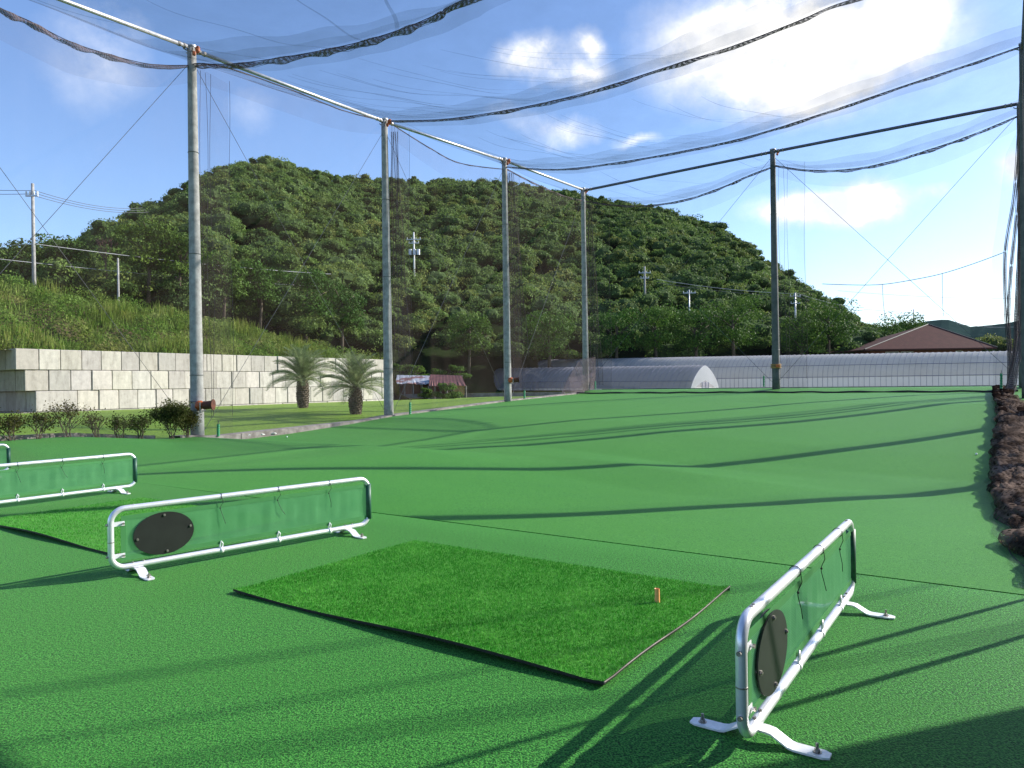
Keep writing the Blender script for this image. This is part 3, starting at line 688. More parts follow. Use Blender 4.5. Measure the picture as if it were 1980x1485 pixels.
# ------------------------------------------------------------------ mats
def tee_mat(u0, u1, v0, v1, label, curl=False, seed=3):
    rs = np.random.default_rng(seed); T = .030
    e = empty('tee_mat', uv((u0+u1)/2, (v0+v1)/2, 0), label, 'golf mat', 'green tee mats on the tee')
    def zz(u, v):
        z = .004
        z += .030*max(0, 1-(u-u0)/.10)*(.5+.5*math.sin(v*2.2+1)) * 1.0
        if curl: z += .02*max(0, 1-abs(v-v1)/.08)*(.5+.5*math.sin(u*4))
        return z
    us = list(np.linspace(u0, u0+.25, 8))+list(np.linspace(u0+.3, u1, 14)); vs2 = list(np.linspace(v0, v1-.15, 30))+[v1-.1, v1-.05, v1]
    m = MB(); m.grid([[uv(u, v, zz(u, v)+T*.5) for v in vs2] for u in us]); m.build('pile', M['mat'], e, smooth=True)
    m = MB()
    m.grid([[uv(u0, v, zz(u0, v)-.002), uv(u0, v, zz(u0, v)+T*.5)] for v in vs2]); m.grid([[uv(u1, v, 0.001), uv(u1, v, zz(u1, v)+T*.5)] for v in vs2])
    m.grid([[uv(u, v1, zz(u, v1)-.002), uv(u, v1, zz(u, v1)+T*.55)] for u in us]); m.grid([[uv(u, v0, zz(u, v0)-.002), uv(u, v0, zz(u, v0)+T*.5)] for u in us])
    m.build('backing', M['black'], e)
    if curl:
        m = MB(); m.tube([uv(u, v1+.003, zz(u, v1)+T*.4) for u in us], .003, 6); m.build('edge_binding', M['wood'], e)
    n = int((u1-u0)*(v1-v0)*(15000 if curl else 5000)); uu = rs.uniform(u0, u1, n); vv = rs.uniform(v0, v1, n)
    z0 = np.array([zz(a, b) for a, b in zip(uu, vv)])+T*.4
    base = np.stack([U.x*uu+V.x*vv, U.y*uu+V.y*vv, z0], 1)
    h = rs.uniform(.010, .024, n); an = rs.uniform(0, 6.28, n); ln = rs.uniform(.0, .8, n)*h; wd = rs.uniform(.0016, .0032, n)
    tip = base+np.stack([np.cos(an)*ln, np.sin(an)*ln, h], 1); an2 = rs.uniform(0, 6.28, n)
    sd = np.stack([np.cos(an2)*wd, np.sin(an2)*wd, np.zeros(n)], 1)
    P = np.stack([base-sd, base+sd, tip], 1); tn = rs.uniform(.7, 1.25, (n, 1))*np.array([[1, 1, 1]])
    og = np.array(e.location)
    q = quads_mesh('blades', P, M['mat_blade'], tn, parent=e, origin=og)
tee_mat(3.12, 5.06, -4.67, -1.64, 'bright green tee mat in the middle foreground with an orange peg on it', True)
tee_mat(3.24, 5.15, -9.75, -6.62, 'green tee mat partly behind the left barrier at the picture edge', False, 5)
# peg
pb = at(1271, 1166, 4.80); pb.z = .03
e = empty('tee_peg', pb, 'orange rubber tee peg standing on the green mat', 'tee peg')
m = MB(); m.tube([pb+Vector((0, 0, z)) for z in (-.01, .0, .03, .072, .080)], [.018, .0175, .017, .017, .017], 16, cap=False); m.tube([pb+Vector((0, 0, z)) for z in (.080, .076, .05)], [.017, .013, .012], 16, cap=False)
m.build('tube', M['peg'], e, smooth=True)
# balls
for px, py, D, z, lb in ((555, 846, None, 0, 'small white golf ball on the carpet near the timber edging'), (1888, 880, None, 0, 'small white golf ball on the carpet left of the piled net')):
    a, b = raydir(px, py); D = 3.0
    while D < 60 and EYE+b*D > gz((a*D, D)): D += .02
    p = Vector((a*D, D, gz((a*D, D))+.022))
    m = MB(); m.ball(p, .024, nu=16, nv=12); o = m.build('golf_ball', M['ball'], origin=p, smooth=True); tag(o, lb, 'golf ball', 'golf balls')

# ------------------------------------------------------------------ barriers
def rrect(x0, x1, z0, z1, r, n=8):
    pts = []
    for cx, cz, a0 in ((x1-r, z0+r, -90), (x1-r, z1-r, 0), (x0+r, z1-r, 90), (x0+r, z0+r, 180)):
        for k in range(n+1):
            a = R(a0+90*k/n); pts.append(Vector((cx+r*math.cos(a), 0, cz+r*math.sin(a))))
    return pts
BL = 2.42
def make_barrier():
    e = empty('tee_barrier', (0, 0, 0), 'x', 'barrier', 'low pipe framed barriers between the tees', local=True)
    zb_, zt_ = .078, .548; pr = .0235
    m = MB(); m.tube(rrect(0, BL, zb_, zt_, .105), pr, 16, closed=True); m.build('frame', M['alu'], e, smooth=True)
    m = MB()
    for x, z in ((.0, .29),): m.tube([(x, 0, z-.003), (x, 0, z+.003)], pr+.0015, 16)
    m.build('joint_seam', M['bolt'], e)
    # screen
    x0, x1, z0, z1 = .075, BL-.005, .135, .485; m = MB(); rows = []
    for i in range(61):
        x = x0+(x1-x0)*i/60; w_ = .006*math.sin(i*.9)*math.sin(i*.23+1)+.004*math.sin(i*2.1)
        rows.append([Vector((x, -.002+w_*math.sin(math.pi*j/8)*(1 if i > 14 else .2), z0+(z1-z0)*j/8)) for j in range(9)])
    m.grid(rows); m.build('screen', M['screen'], e, smooth=True)
    m = MB()
    for (a, b, c, d) in ((x0, x1, z0-.004, z0+.032), (x0, x1, z1-.032, z1+.004)): m.box((a, -.0065, c), (b, -.0035, d))
    m.box((x0-.004, -.0065, z0+.033), (x0+.035, -.0035, z1-.033)); m.build('border', M['border'], e)
    m = MB(); m.tube([(BL, 0, .13), (BL, 0, .49)], .030, 16); m.build('end_wrap', M['wrap'], e, smooth=True)
    # oval plate on both faces
    m = MB(); cx, cz, rx, rz_ = .40, .305, .24, .175; N = 40
    for y0, y1 in ((-.019, -.012), (.010, .017)):
        ring = lambda y, s: [Vector((cx+rx*s*math.cos(2*math.pi*k/N), y, cz+rz_*s*math.sin(2*math.pi*k/N))) for k in range(N)]
        b = len(m.v); m.add(ring(y0, 1)+ring(y1, 1), [tuple(range(N)), tuple(range(2*N-1, N-1, -1))]+[(k, k+N, (k+1) % N+N, (k+1) % N) for k in range(N)])
    m.build('oval_plate', M['disc'], e)
    for dx, dz in ((0, .15), (.21, .03), (-.21, -.02), (.02, -.15)):
        m = MB(); m.cyl((cx+dx, -.030, cz+dz), (cx+dx, .028, cz+dz), .006, 8); m.cyl((cx+dx, -.026, cz+dz), (cx+dx, -.019, cz+dz), .011, 6); m.cyl((cx+dx, .017, cz+dz), (cx+dx, .024, cz+dz), .011, 6); m.build('bolt', M['bolt'], e)
    for z in (.175, .43):          # near end brackets
        m = MB(); m.box((.018, -.011, z-.018), (.10, -.008, z+.018)); m.cyl((.085, -.011, z), (.085, -.024, z), .008, 8); br = m.build('bracket', M['strap'], e)
        m = MB(); m.cyl((-.036, 0, z), (-.022, 0, z), .010, 8); m.cyl((.085, -.03, z), (.085, -.022, z), .010, 8); m.build('screw', M['bolt'], br)
    for x in (.88, 1.42, 1.96):    # ties above, clamps below
        m = MB(); ring = [(x+.003*math.sin(a), .028*math.cos(a), zt_+.0265*math.sin(a)) for a in np.linspace(0, 2*math.pi, 17)[:-1]]
        m.tube(ring, .0022, 5, closed=True); s_ = random.uniform(-.03, .05)
        m.tube([(x, -.026, zt_), (x+.012, -.030, zt_-.05), (x-.012, -.014, zt_-.095), (x-.004, -.014, zt_-.12), (x+.01+s_*.3, -.024, zt_-.19), (x+.012+s_, -.026, zt_-.24)], .0022, 5)
        m.ball((x-.010, -.016, zt_-.1), .007, nu=6, nv=4); m.build('cable_tie', M['black'], e)
        m = MB(); m.tube([(x, 0, zb_+z) for z in (0,)]+[(x, 0, zb_)], .001, 3)
        m = MB(); m.tube([(x-.016, 0, zb_), (x+.016, 0, zb_)], pr+.003, 16); m.tube([(x-.02, -.012, zb_+.02), (x-.016, -.016, zb_+.05), (x-.004, -.016, zb_+.082), (x+.008, -.016, zb_+.06), (x+.006, -.014, zb_+.03)], .0055, 6); m.build('pipe_clamp', M['strap'], e, smooth=True)
    for x in (.20, 2.18):          # feet
        prof = [(-.285, .007), (-.15, .008), (-.13, .012), (-.065, .048), (-.04, .052), (.04, .052), (.065, .048), (.13, .012), (.15, .008), (.285, .007)]
        for sgn, nme in ((0, 'foot'),):
            m = MB(); hw = .036; rows = []
            for i, (y, z) in enumerate(prof):
                w_ = hw*(.62 if i in (0, len(prof)-1) else 1)
                rows.append([Vector((x-w_, y, z-.004)), Vector((x-w_, y, z+.004)), Vector((x+w_, y, z+.004)), Vector((x+w_, y, z-.004)), Vector((x-w_, y, z-.004))])
            # flat run before the clipped tips
            rows.insert(1, [Vector((x+(q-x)*1.0, 0, 0)) for q in ()] or [Vector((x-hw, -.26, .0035)), Vector((x-hw, -.26, .0115)), Vector((x+hw, -.26, .0115)), Vector((x+hw, -.26, .0035)), Vector((x-hw, -.26, .0035))])
            rows.insert(-1, [Vector((x-hw, .26, .0035)), Vector((x-hw, .26, .0115)), Vector((x+hw, .26, .0115)), Vector((x+hw, .26, .0035)), Vector((x-hw, .26, .0035))])
            m.grid(rows); m.add(rows[0][:4], [(0, 1, 2, 3)]); m.add(rows[-1][:4], [(3, 2, 1, 0)])
            ft = m.build('foot', M['strap'], e)
            for y in (-.235, .235):
                m = MB(); m.cyl((x, y, .011), (x, y, .014), .018, 12); m.cyl((x, y, .014), (x, y, .026), .011, 6); m.cyl((x, y, .026), (x, y, .048), .006, 8)
                m.box((x-.016, y-.002, .026), (x-.006, y+.002, .040)); m.box((x+.006, y-.002, .026), (x+.016, y+.002, .040)); m.build('wing_nut', M['bolt'], ft)
    for x in (.16, .24, 2.14, 2.22):
        m = MB(); m.cyl((x, 0, zb_+.022), (x, 0, zb_+.032), .008, 8); m.build('bolt', M['bolt'], e)
    for x in (.14, .17, 2.25, 2.28):
        m = MB(); m.cyl((x, 0, zt_+.021), (x, 0, zt_+.027), .007, 8); m.build('bolt', M['bolt'], e)
    return e
def copy_tree(o, parent=None):
    c = o.copy(); C.objects.link(c); c.parent = parent
    for ch in [q for q in bpy.data.objects if q.parent == o]: copy_tree(ch, c)
    return c
bar = make_barrier()
spots = [((.89, 2.82), (.5693, .8221), 'nearest pipe framed barrier with a grey oval plate at the right foreground'),
         ((-3.20, 5.66), (.7005, .7137), 'pipe framed green barrier with a black oval plate left of the middle mat'),
         ((-6.98, 8.60), (.563, .826), 'pipe framed green barrier cut by the left picture edge behind the left mat'),
         ((-10.43, 10.83), (.563, .826), 'farthest barrier of which only the rounded end shows at the left edge')]
for i, ((x, y), (dx, dy), lb) in enumerate(spots):
    o = bar if i == 0 else copy_tree(bar)
    o.location = (x, y, .0); o.rotation_euler = (0, 0, math.atan2(dy, dx)); o['label'] = lb

# ------------------------------------------------------------------ piled and hanging net at the right
def lump_tube(pts, rs, n=20, amp=.25, freq=3.0, seed=0, flat=1.0):
    pts = resample(pts, 90); k = len(pts); rr = [float(np.interp(i/(k-1), np.linspace(0, 1, len(rs)), rs)) for i in range(k)]
    rows = []
    for i, p in enumerate(pts):
        tg = (pts[min(i+1, k-1)]-pts[max(i-1, 0)]).normalized(); a = tg.cross(Vector((0, 0, 1)))
        if a.length < .1: a = tg.cross(Vector((1, 0, 0)))
        a.normalize(); b = a.cross(tg); row = []
        for q in range(n+1):
            th = 2*math.pi*(q % n)/n; d = a*math.cos(th)+b*math.sin(th)*flat
            nz = mnoise.noise(Vector((p.x*freq+seed, p.y*freq, p.z*freq))+d*1.1); nz2 = mnoise.noise(Vector((p.x*freq*3, p.y*freq*3+seed, p.z*3))+d*2.5)
            row.append(p+d*rr[i]*(1+amp*nz*2+amp*.5*nz2+.22*math.sin(i*.55+seed)*(n > 12)))
        rows.append(row)
    return rows
def netgrid(name, rows, parent):
    m = MB(); m.grid(rows); ds = 0; tt_ = []
    for i, r in enumerate(rows):
        if i: ds += (r[0]-rows[i-1][0]).length
        dc = 0
        for q, p in enumerate(r):
            if q: dc += (p-r[q-1]).length
            tt_.append((ds, dc, 0))
    m.tint = tt_; return m.build(name, M['pile'], parent, smooth=True, tint=True)
M['pilecore'] = simple('net_core_shade', (.022, .014, .011), (.010, .007, .006), scale=5, rough=1, spec=0)  # solid core of the heap, near black in place of the shade inside
e = empty('net_pile', at(1960, 860, 12), 'brown net heaped in thick folds along the right edge of the carpet', 'net')
def gpt(px, py, lift):
    a, b = raydir(px, py); D = 3.0
    while D < 60 and EYE+b*D > turf_z(a*D*U.x+D*U.y, a*D*V.x+D*V.y)+lift: D += .02
    return Vector((a*D, D, EYE+b*D))
path = [gpt(1946, 748, .07), gpt(1944, 768, .07), gpt(1955, 800, .07), gpt(1962, 850, .07), gpt(1956, 900, .07), gpt(1964, 945, .06), gpt(1982, 1000, .05), gpt(2015, 1060, .05), gpt(2090, 1130, .05)]
hr = [.12, .20, .30, .36, .33, .29, .27, .25, .22]
netgrid('heap', lump_tube(path, hr, 32, .46, 1.25, 3, .48), e); netgrid('heap', lump_tube(path, [q*.92 for q in hr], 32, .5, 1.5, 9, .5), e)
m = MB(); m.grid(lump_tube(path, [q*.66 for q in hr], 18, .3, 1.9, 3, .40)); m.build('shade_core', M['pilecore'], e, smooth=True)
for sd, dx, r in ((11, -14, .6), (23, 10, .75), (37, -4, .55)):
    p2 = [p+Vector((dx*p.y/F*1.0+.12*math.sin(i*2.2+sd), .15*math.cos(i*1.7+sd), .07+.06*math.sin(i*1.9+sd))) for i, p in enumerate(path)]
    netgrid('fold', lump_tube(p2, [.10*r, .18*r, .32*r, .38*r, .32*r, .3*r, .26*r, .24*r, .2*r], 24, .6, 1.7, sd, .55), e)
    m = MB(); m.grid(lump_tube(p2, [.15*r*1.6, .2*r, .24*r, .23*r, .18*r, .18*r, .15*r, .14*r, .1*r], 12, .4, 2.6, sd, .5)); m.build('shade_core', M['pilecore'], e, smooth=True)
m = MB()
for sd in range(3):
    off = [.36*math.sin(sd*1.9), .2*math.cos(sd*1.3)]; p3 = resample([p+Vector((off[0]+.16*math.sin(i*2.1+sd), .1*math.sin(i+sd), -.02+.03*math.cos(i*1.6+sd*2))) for i, p in enumerate(path)], 60); m.tube(p3, .008, 5)
m.build('rope', M['rope'], e)
m = MB(); rows = []
for i, p in enumerate(resample(path, 60)):
    g = lambda q: Vector((q.x, q.y, turf_z(q.x*U.x+q.y*U.y, q.x*V.x+q.y*V.y)+.012+.01*random.random()))
    w_ = .46+.10*mnoise.noise(Vector((i*.35, 0, 1)))*2
    rows.append([g(p+Vector((-w_*1.05, 0, 0))), g(p+Vector((-w_*.5, 0, 0))), g(p)])
m.grid(rows); m.build('fringe', M['pilefringe'], e, smooth=True)
# hanging curtain
e = empty('net_curtain', at(1955, 750, 27), 'dark brown net curtain gathered into a vertical bunch at the right edge', 'net')
strands = [([(1976, 95), (1974, 300), (1975, 500), (1968, 650), (1955, 715), (1950, 752)], 27.0, .10),
           ([(1984, 80), (1982, 300), (1980, 520), (1974, 650), (1962, 720), (1954, 752)], 26.4, .13),
           ([(1972, 220), (1962, 370), (1944, 487), (1945, 600), (1951, 690), (1950, 750)], 27.4, .035),
           ([(1975, 240), (1967, 400), (1955, 520), (1950, 620), (1956, 700), (1952, 750)], 27.2, .04),
           ([(1976, 300), (1972, 450), (1965, 600), (1962, 680), (1957, 715), (1953, 750)], 26.8, .07)]
for j, (L, D, r) in enumerate(strands):
    m = MB(); m.grid(lump_tube([at(x, y, D) for x, y in L], [r*.4, r*.7, r*.8, r*.8, r*.8, r*1.2], 12, .3, 1.2, j*5)); m.build('gathered_net', M['bundle'], e, smooth=True)
m = MB()
for L, D, r in strands:
    for q in (-1, 0, 1): m.tube(resample([at(x+q*3, y, D-.05) for x, y in L], 30), .011, 5)
m.build('rope', M['rope'], e)
m = MB(); m.grid([[at(1944, 300, 27.6), at(1972, 240, 27.4)], [at(1930, 420, 27.6), at(1958, 400, 27.4)], [at(1918, 495, 27.6), at(1945, 490, 27.4)], [at(1919, 600, 27.6), at(1946, 600, 27.4)], [at(1920, 745, 27.6), at(1948, 745, 27.4)]]); m.build('loose_net', M['hem'], e, smooth=True)

# ------------------------------------------------------------------ club house corner right of the tee (casts the shade at the bottom)
e = empty('club_house', uv(3, 6, 0), 'club house beside the tee at the right, outside the picture, shading the bottom edge', 'building')
m = MB(); mt = Matrix(((U.x, V.x, 0, 0), (U.y, V.y, 0, 0), (0, 0, 1, 0), (0, 0, 0, 1)))
m.box((-6, 2.87, -.7), (7.75, 9, 4.19), mt); m.build('wall', M['clad'], e)
m = MB(); m.box((-6.4, .95, 4.2), (7.55, 9.5, 4.36), mt); m.build('roof', M['roof'], e)
for a in (-4.5, -1.5, 1.5, 4.5):
    m = MB(); m.box((a-.7, 2.80, .9), (a+.7, 2.86, 2.3), mt); wn = m.build('window', M['white'], e)
    m = MB(); m.box((a-.62, 2.78, .98), (a+.62, 2.797, 2.22), mt); m.build('pane', M['glass'], wn)

# ------------------------------------------------------------------ block wall on the left
WA = Vector((-22.9, 33.1, 0)); WD = Vector((.535, .845, 0)).normalized(); WN = Vector((WD.y, -WD.x, 0))   # WN faces the range
def wl(s, b, z): p = WA+WD*s-WN*b; return Vector((p.x, p.y, z))
wm = Matrix(((WD.x, -WN.x, 0, WA.x), (WD.y, -WN.y, 0, WA.y), (0, 0, 1, 0), (0, 0, 0, 1)))
e = empty('block_wall', wl(12, 0, .5), 'pale concrete block wall three rows high behind the palms', 'wall')
m = MB(); ZB = .5
for r in range(4):
    z0 = ZB+r-1 if r else ZB-1; 
    if r == 0: z0, z1 = -.6, ZB
    else: z0, z1 = ZB+(r-1)*1.0, ZB+r*1.0
    s = [-.0, .72, .28, -.12][r]; start = s
    while s < 25.2:
        wd = random.choice((.96, 1.0, 1.0, 1.04)) if not (r == 1 and s == start) else 1.9
        if r == 0: wd = 1.9
        g = random.uniform(.78, 1.1); m.cur = (g, g*random.uniform(.97, 1.0), g*random.uniform(.92, 1.0)); dy = random.uniform(-.03, .05)
        m.bbox((s+.014, dy, z0+.010), (min(s+wd, 25.6)-.014, .95, z1-.010), .022, wm); s += wd
    # return blocks at the near end, running away to the left
    for k in range(1, 9):
        g = random.uniform(.72, 1.0); m.cur = (g, g*.99, g*.95)
        m.bbox((start, k*1.0+.008 if k else 0, z0+.006), (start+.9, k*1.0+.992, z1-.006), .014, wm)
m.build('blocks', M['block'], e, tint=True)
m = MB(); m.box((.95, .1, -.6), (25.3, .6, 3.46), wm); m.build('backing', M['lowwall'], e)

# bank behind the wall -------------------------------------------------
def bank_z(s, b):
    rise = itp(s, [-14, 0, 8, 16, 21, 25, 30], [4.9, 4.5, 3.6, 3.0, 2.0, .7, .05])
    return 3.42*(1-.87*sm(s, 25.2, 27.5))+rise*sm(b, .6, 11)+.25*mnoise.noise(Vector((s*.4, b*.4, 0)))*sm(b, 1, 3)
m = MB(); m.grid([[wl(s, b, bank_z(s, b)) for b in [.3, 1, 2, 3, 4, 5, 6, 7, 8, 9, 10, 11, 13, 16, 22, 30]] for s in fr(-26, 30, 1)])
m.grid([[wl(30, b, bank_z(30, b)), wl(31, b, -.5)] for b in (.3, 4, 10, 30)])
o = m.build('bank', M['soil'], smooth=True); o['kind'] = 'structure'
# weeds: one mass of leaves and stalks
n = 140000; ss = rng.uniform(-14, 27, n); bb = .4+rng.uniform(0, 1, n)**.9*16
clump = np.array([mnoise.noise(Vector((a*.55, b*.55, 5))) for a, b in zip(ss, bb)])
zz = np.array([bank_z(a, b) for a, b in zip(ss, bb)]); hgt = np.clip(.40+1.5*clump, .12, 1.3)
zc = zz+rng.uniform(0, 1, n)*hgt
cc = np.stack([WA.x+WD.x*ss-WN.x*bb, WA.y+WD.y*ss-WN.y*bb, zc], 1)
P1 = leaf_quads(cc, .14, asp=.7)
ty = np.array([mnoise.noise(Vector((a*.3, b*.3, 9))) for a, b in zip(ss, bb)])
tn = np.ones((n, 3))*rng.uniform(.75, 1.2, (n, 1)); tn[:, 0] *= .95+.25*np.clip(ty*2, -.6, 1.1); tn[:, 2] *= 1+.4*ty
# stalks
n2 = 15000; s2 = rng.uniform(-14, 27.5, n2); b2 = .5+rng.uniform(0, 1, n2)*11
dn = np.array([mnoise.noise(Vector((a*.35, b*.35, 20))) for a, b in zip(s2, b2)]); keep = dn > -.05; s2 = s2[keep]; b2 = b2[keep]; dn = dn[keep]; n2 = len(s2)
z2 = np.array([bank_z(a, b) for a, b in zip(s2, b2)]); h2 = (.45+1.1*np.clip(dn+.1, 0, .6))*rng.uniform(.5, 1.25, n2)
base = np.stack([WA.x+WD.x*s2-WN.x*b2, WA.y+WD.y*s2-WN.y*b2, z2], 1); ln = rng.normal(size=(n2, 3))*.14; ln[:, 2] = 1; tip = base+ln*h2[:, None]
an = rng.uniform(0, 3.14, n2); wd = rng.uniform(.012, .03, n2); sd = np.stack([np.cos(an)*wd, np.sin(an)*wd, 0*an], 1)
midp = (base+tip)/2+rng.normal(size=(n2, 3))*.02
P2 = np.stack([base-sd, base+sd, midp+sd*1.1, midp-sd*1.1], 1); P3 = np.stack([midp-sd, midp+sd, tip+sd*.2, tip-sd*.2], 1)
t2 = np.ones((n2, 3))*rng.uniform(.8, 1.3, (n2, 1)); t2[:, 0] *= .92+.5*np.clip(dn, 0, .5); 
o = quads_mesh('weeds', np.concatenate([P1, P2, P3]), M['weed'], np.concatenate([tn, t2, t2])); tag(o, 'sunlit weeds and tall grass covering the bank above the block wall', 'weeds', kind='stuff')

# ------------------------------------------------------------------ hill and forest
PX = [-700, -300, -60, 0, 60, 120, 250, 350, 380, 440, 520, 560, 600, 640, 700, 840, 930, 1000, 1100, 1200, 1300, 1400, 1460, 1530, 1600, 1700, 1760, 1830, 1950, 2300, 2800]
RY = [520, 500, 480, 474, 474, 468, 412, 378, 352, 322, 300, 306, 326, 336, 341, 346, 344, 351, 366, 386, 402, 432, 466, 517, 562, 622, 646, 660, 680, 690, 700]
FD = [60, 58, 58, 58, 58, 58, 60, 64, 66, 70, 74, 76, 78, 80, 86, 90, 93, 96, 98, 99, 100, 101, 102, 103, 104, 106, 108, 110, 110, 110, 110]
RD = [110, 110, 112, 112, 114, 118, 140, 165, 172, 185, 205, 210, 214, 218, 222, 230, 235, 238, 238, 235, 230, 220, 210, 200, 185, 165, 150, 140, 140, 140, 140]
TX = [raydir(p, 742)[0] for p in PX]
EL = [raydir(p, y)[1] for p, y in zip(PX, RY)]
def hill_z(X, Y):
    Y = max(Y, 1); tt = X/Y; el = float(np.interp(tt, TX, EL)); fd = float(np.interp(tt, TX, FD)); rd = float(np.interp(tt, TX, RD))
    zr = EYE+el*rd-(4.6+2.2*min(1, max(0, (tt-.2)/.2))); zf = 2.0 if tt > -.1 else 2.0+3.8*min(1, (-.1-tt)/.2)
    s_ = (Y-fd)/(rd-fd)
    if s_ < 0: return max(zf-(fd-Y)*(.3 if tt < -.12 else .7), -1.2)
    if s_ <= 1:
        g = s_**.92; z = zf+(zr-zf)*g; z += math.sin(math.pi*s_)*(3.2*mnoise.noise(Vector((X*.028, Y*.014, 2)))+1.8*mnoise.noise(Vector((X*.07, Y*.05, 7))))*min(1, (zr-zf)/20)
        return z
    return zr-(s_-1)*(rd-fd)*.35
m = MB(); tts = np.linspace(TX[0], TX[-1], 150); ds = list(np.linspace(50, 260, 106))
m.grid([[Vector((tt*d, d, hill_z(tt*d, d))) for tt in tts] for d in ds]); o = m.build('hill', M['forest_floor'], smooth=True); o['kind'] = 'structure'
# far hill at the right
m = MB(); rows = []
FX = list(range(1500, 3400, 14)); 
for d, k in ((420, 0), (560, .7), (700, 1), (900, .6)):
    rows.append([Vector((raydir(p, 742)[0]*d, d, -1+k*(EYE+raydir(p, float(np.interp(p, [1500, 1700, 1780, 1830, 1880, 1930, 1980, 2200, 3400], [640, 634, 624, 616, 632, 628, 618, 600, 640]))+2.5*mnoise.noise(Vector((p*.05, 0, 0)))+2*mnoise.noise(Vector((p*.19, d, 0))))[1]*700+1))) for p in FX])
m.grid(rows); o = m.build('far_hill', M['farhill'], smooth=False); o['kind'] = 'structure'

def hill_hit(px, py):
    a, b = raydir(px, py); D = 60.0
    while D < 240 and EYE+b*D > hill_z(a*D, D)+5.5: D += .5
    return D
def crown(c, r, h, nl, size, rs, lobes=6):
    """leaf quads and core lobes of one crown; returns faces, tints, lobe list"""
    c = np.array(c); L = []
    L.append((c, np.array([r*.72, r*.72, h*.62])))
    for k in range(lobes):
        a = rs.uniform(0, 6.28); rr = r*rs.uniform(.35, .66); zz_ = rs.uniform(-.25, .5)*h
        L.append((c+np.array([math.cos(a)*rr, math.sin(a)*rr, zz_]), np.array([1, 1, .72])*r*rs.uniform(.34, .52)))
    per = nl//len(L); F_ = []
    for i, (q, rad) in enumerate(L):
        k = per*2 if i == 0 else per
        d = rs.normal(size=(k, 3)); d[:, 2] = np.abs(d[:, 2])*.9-.25; d /= np.linalg.norm(d, axis=1, keepdims=True)
        pos = q+d*rad*rs.uniform(.82, 1.12, (k, 1)); F_.append(leaf_quads(pos, size, nrm=d, spread=1.1, rs=rs))
    return np.concatenate(F_), L
rs = np.random.default_rng(21); FA = []; FT = []; core = MB(); cnt = 0
d = 58.0
while d < 246:
    sp = 3.3 if d < 120 else 3.7; tw = .80
    t0 = -.86; X = t0*d+rs.uniform(0, sp)
    while X < .70*d:
        x = X+rs.uniform(-2.1, 2.1); y = d+rs.uniform(-3.2, 3.2); tt = x/y; X += sp
        fd = float(np.interp(tt, TX, FD)); rd = float(np.interp(tt, TX, RD))
        if y < fd-(7 if tt < -.12 else 1) or y > rd+3: continue
        if tt > .70: continue
        z = hill_z(x, y); r = (1.5+2.4*rs.uniform()**1.8)*(1.1 if y > 110 else .95); h = r*rs.uniform(.65, .9)
        near = y < fd+14
        hh = rs.uniform(2.8, 4.4)+(1.2 if near else 0)
        cx = np.array([x, y, z+hh-h*.35])
        nl = int(np.clip(760*(90/y)**.9, 260, 820)) if y > 78 else 1500; size = .26+.0017*max(0, y-60)
        f, L = crown(cx, r, h, nl, size, rs, 6)
        FA.append(f); 
        b = rs.uniform(.78, 1.18); sp_ = rs.uniform(0, 1); 
        tn_ = np.array([b*(1.0+.22*(sp_ > .8)+.12*(sp_ > .965)), b*(1-.04*(sp_ > .965)), b*(1+.25*(sp_ < .22))])
        FT.append(np.clip(rs.uniform(.8, 1.2, (len(f), 1))*tn_[None], 0, 1.9)); cnt += 1
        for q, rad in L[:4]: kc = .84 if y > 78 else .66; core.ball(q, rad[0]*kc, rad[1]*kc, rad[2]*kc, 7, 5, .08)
    d += sp*.86
print('forest crowns', cnt, 'leaves', sum(len(f) for f in FA))
FA = np.concatenate(FA); FT = np.concatenate(FT)
o = quads_mesh('forest', FA, M['leaf'], FT); tag(o, 'dense evergreen wood covering the whole hillside', 'forest', kind='stuff')
o = core.build('crown_cores', M['leafcore']); tag(o, 'solid cores filling the tree crowns on the hill, coloured dark for inner shade', 'forest', kind='stuff')

# ------------------------------------------------------------------ single trees at the forest edge
def tree(x, y, z0, H, r, label, mat='treeleaf', nl=2600, size=.30, tint=(1, 1, 1), seed=0, group='trees standing out at the forest edge', cat='tree'):
    rs = np.random.default_rng(100+seed); e = empty('tree', (x, y, z0), label, cat, group)
    m = MB(); top = Vector((x+rs.uniform(-.3, .3), y, z0+H*.62)); b = Vector((x, y, z0-2.5))
    m.tube([b, b.lerp(top, .5)+Vector((rs.uniform(-.2, .2), 0, 0)), top], [H*.035, H*.027, H*.015], 8)
    c = np.array([x, y, z0+H-r*.78])
    for k in range(7):
        a = rs.uniform(0, 6.28); s0 = b.lerp(top, rs.uniform(.45, .95)); m.tube([s0, s0+Vector((math.cos(a)*r*.4, math.sin(a)*r*.4, r*.35)), s0+Vector((math.cos(a)*r*.75, math.sin(a)*r*.75, r*.55))], [H*.014, H*.009, H*.004], 6)
    m.build('trunk', M['trunk'], e, smooth=True)
    f1, L = crown(c, r, r*.8, nl, size, rs, 12); f2, L = crown(c-np.array([0, 0, r*.75]), r*.95, r*.75, nl, size, rs, 9); f = np.concatenate([f1, f2])
    # lobes' inner leaves for depth
    g = rs.uniform(.75, 1.2, (len(f), 1))*np.array(tint)[None]; 
    # leave gaps: drop leaves inside noise hollows
    keep = np.array([mnoise.noise(Vector(q[0])*(1.6/ r*2)) > -.28 for q in f]); f = f[keep]; g = g[keep]
    og = np.array([x, y, z0]); quads_mesh('crown', f, M[mat], g, parent=e, origin=og)
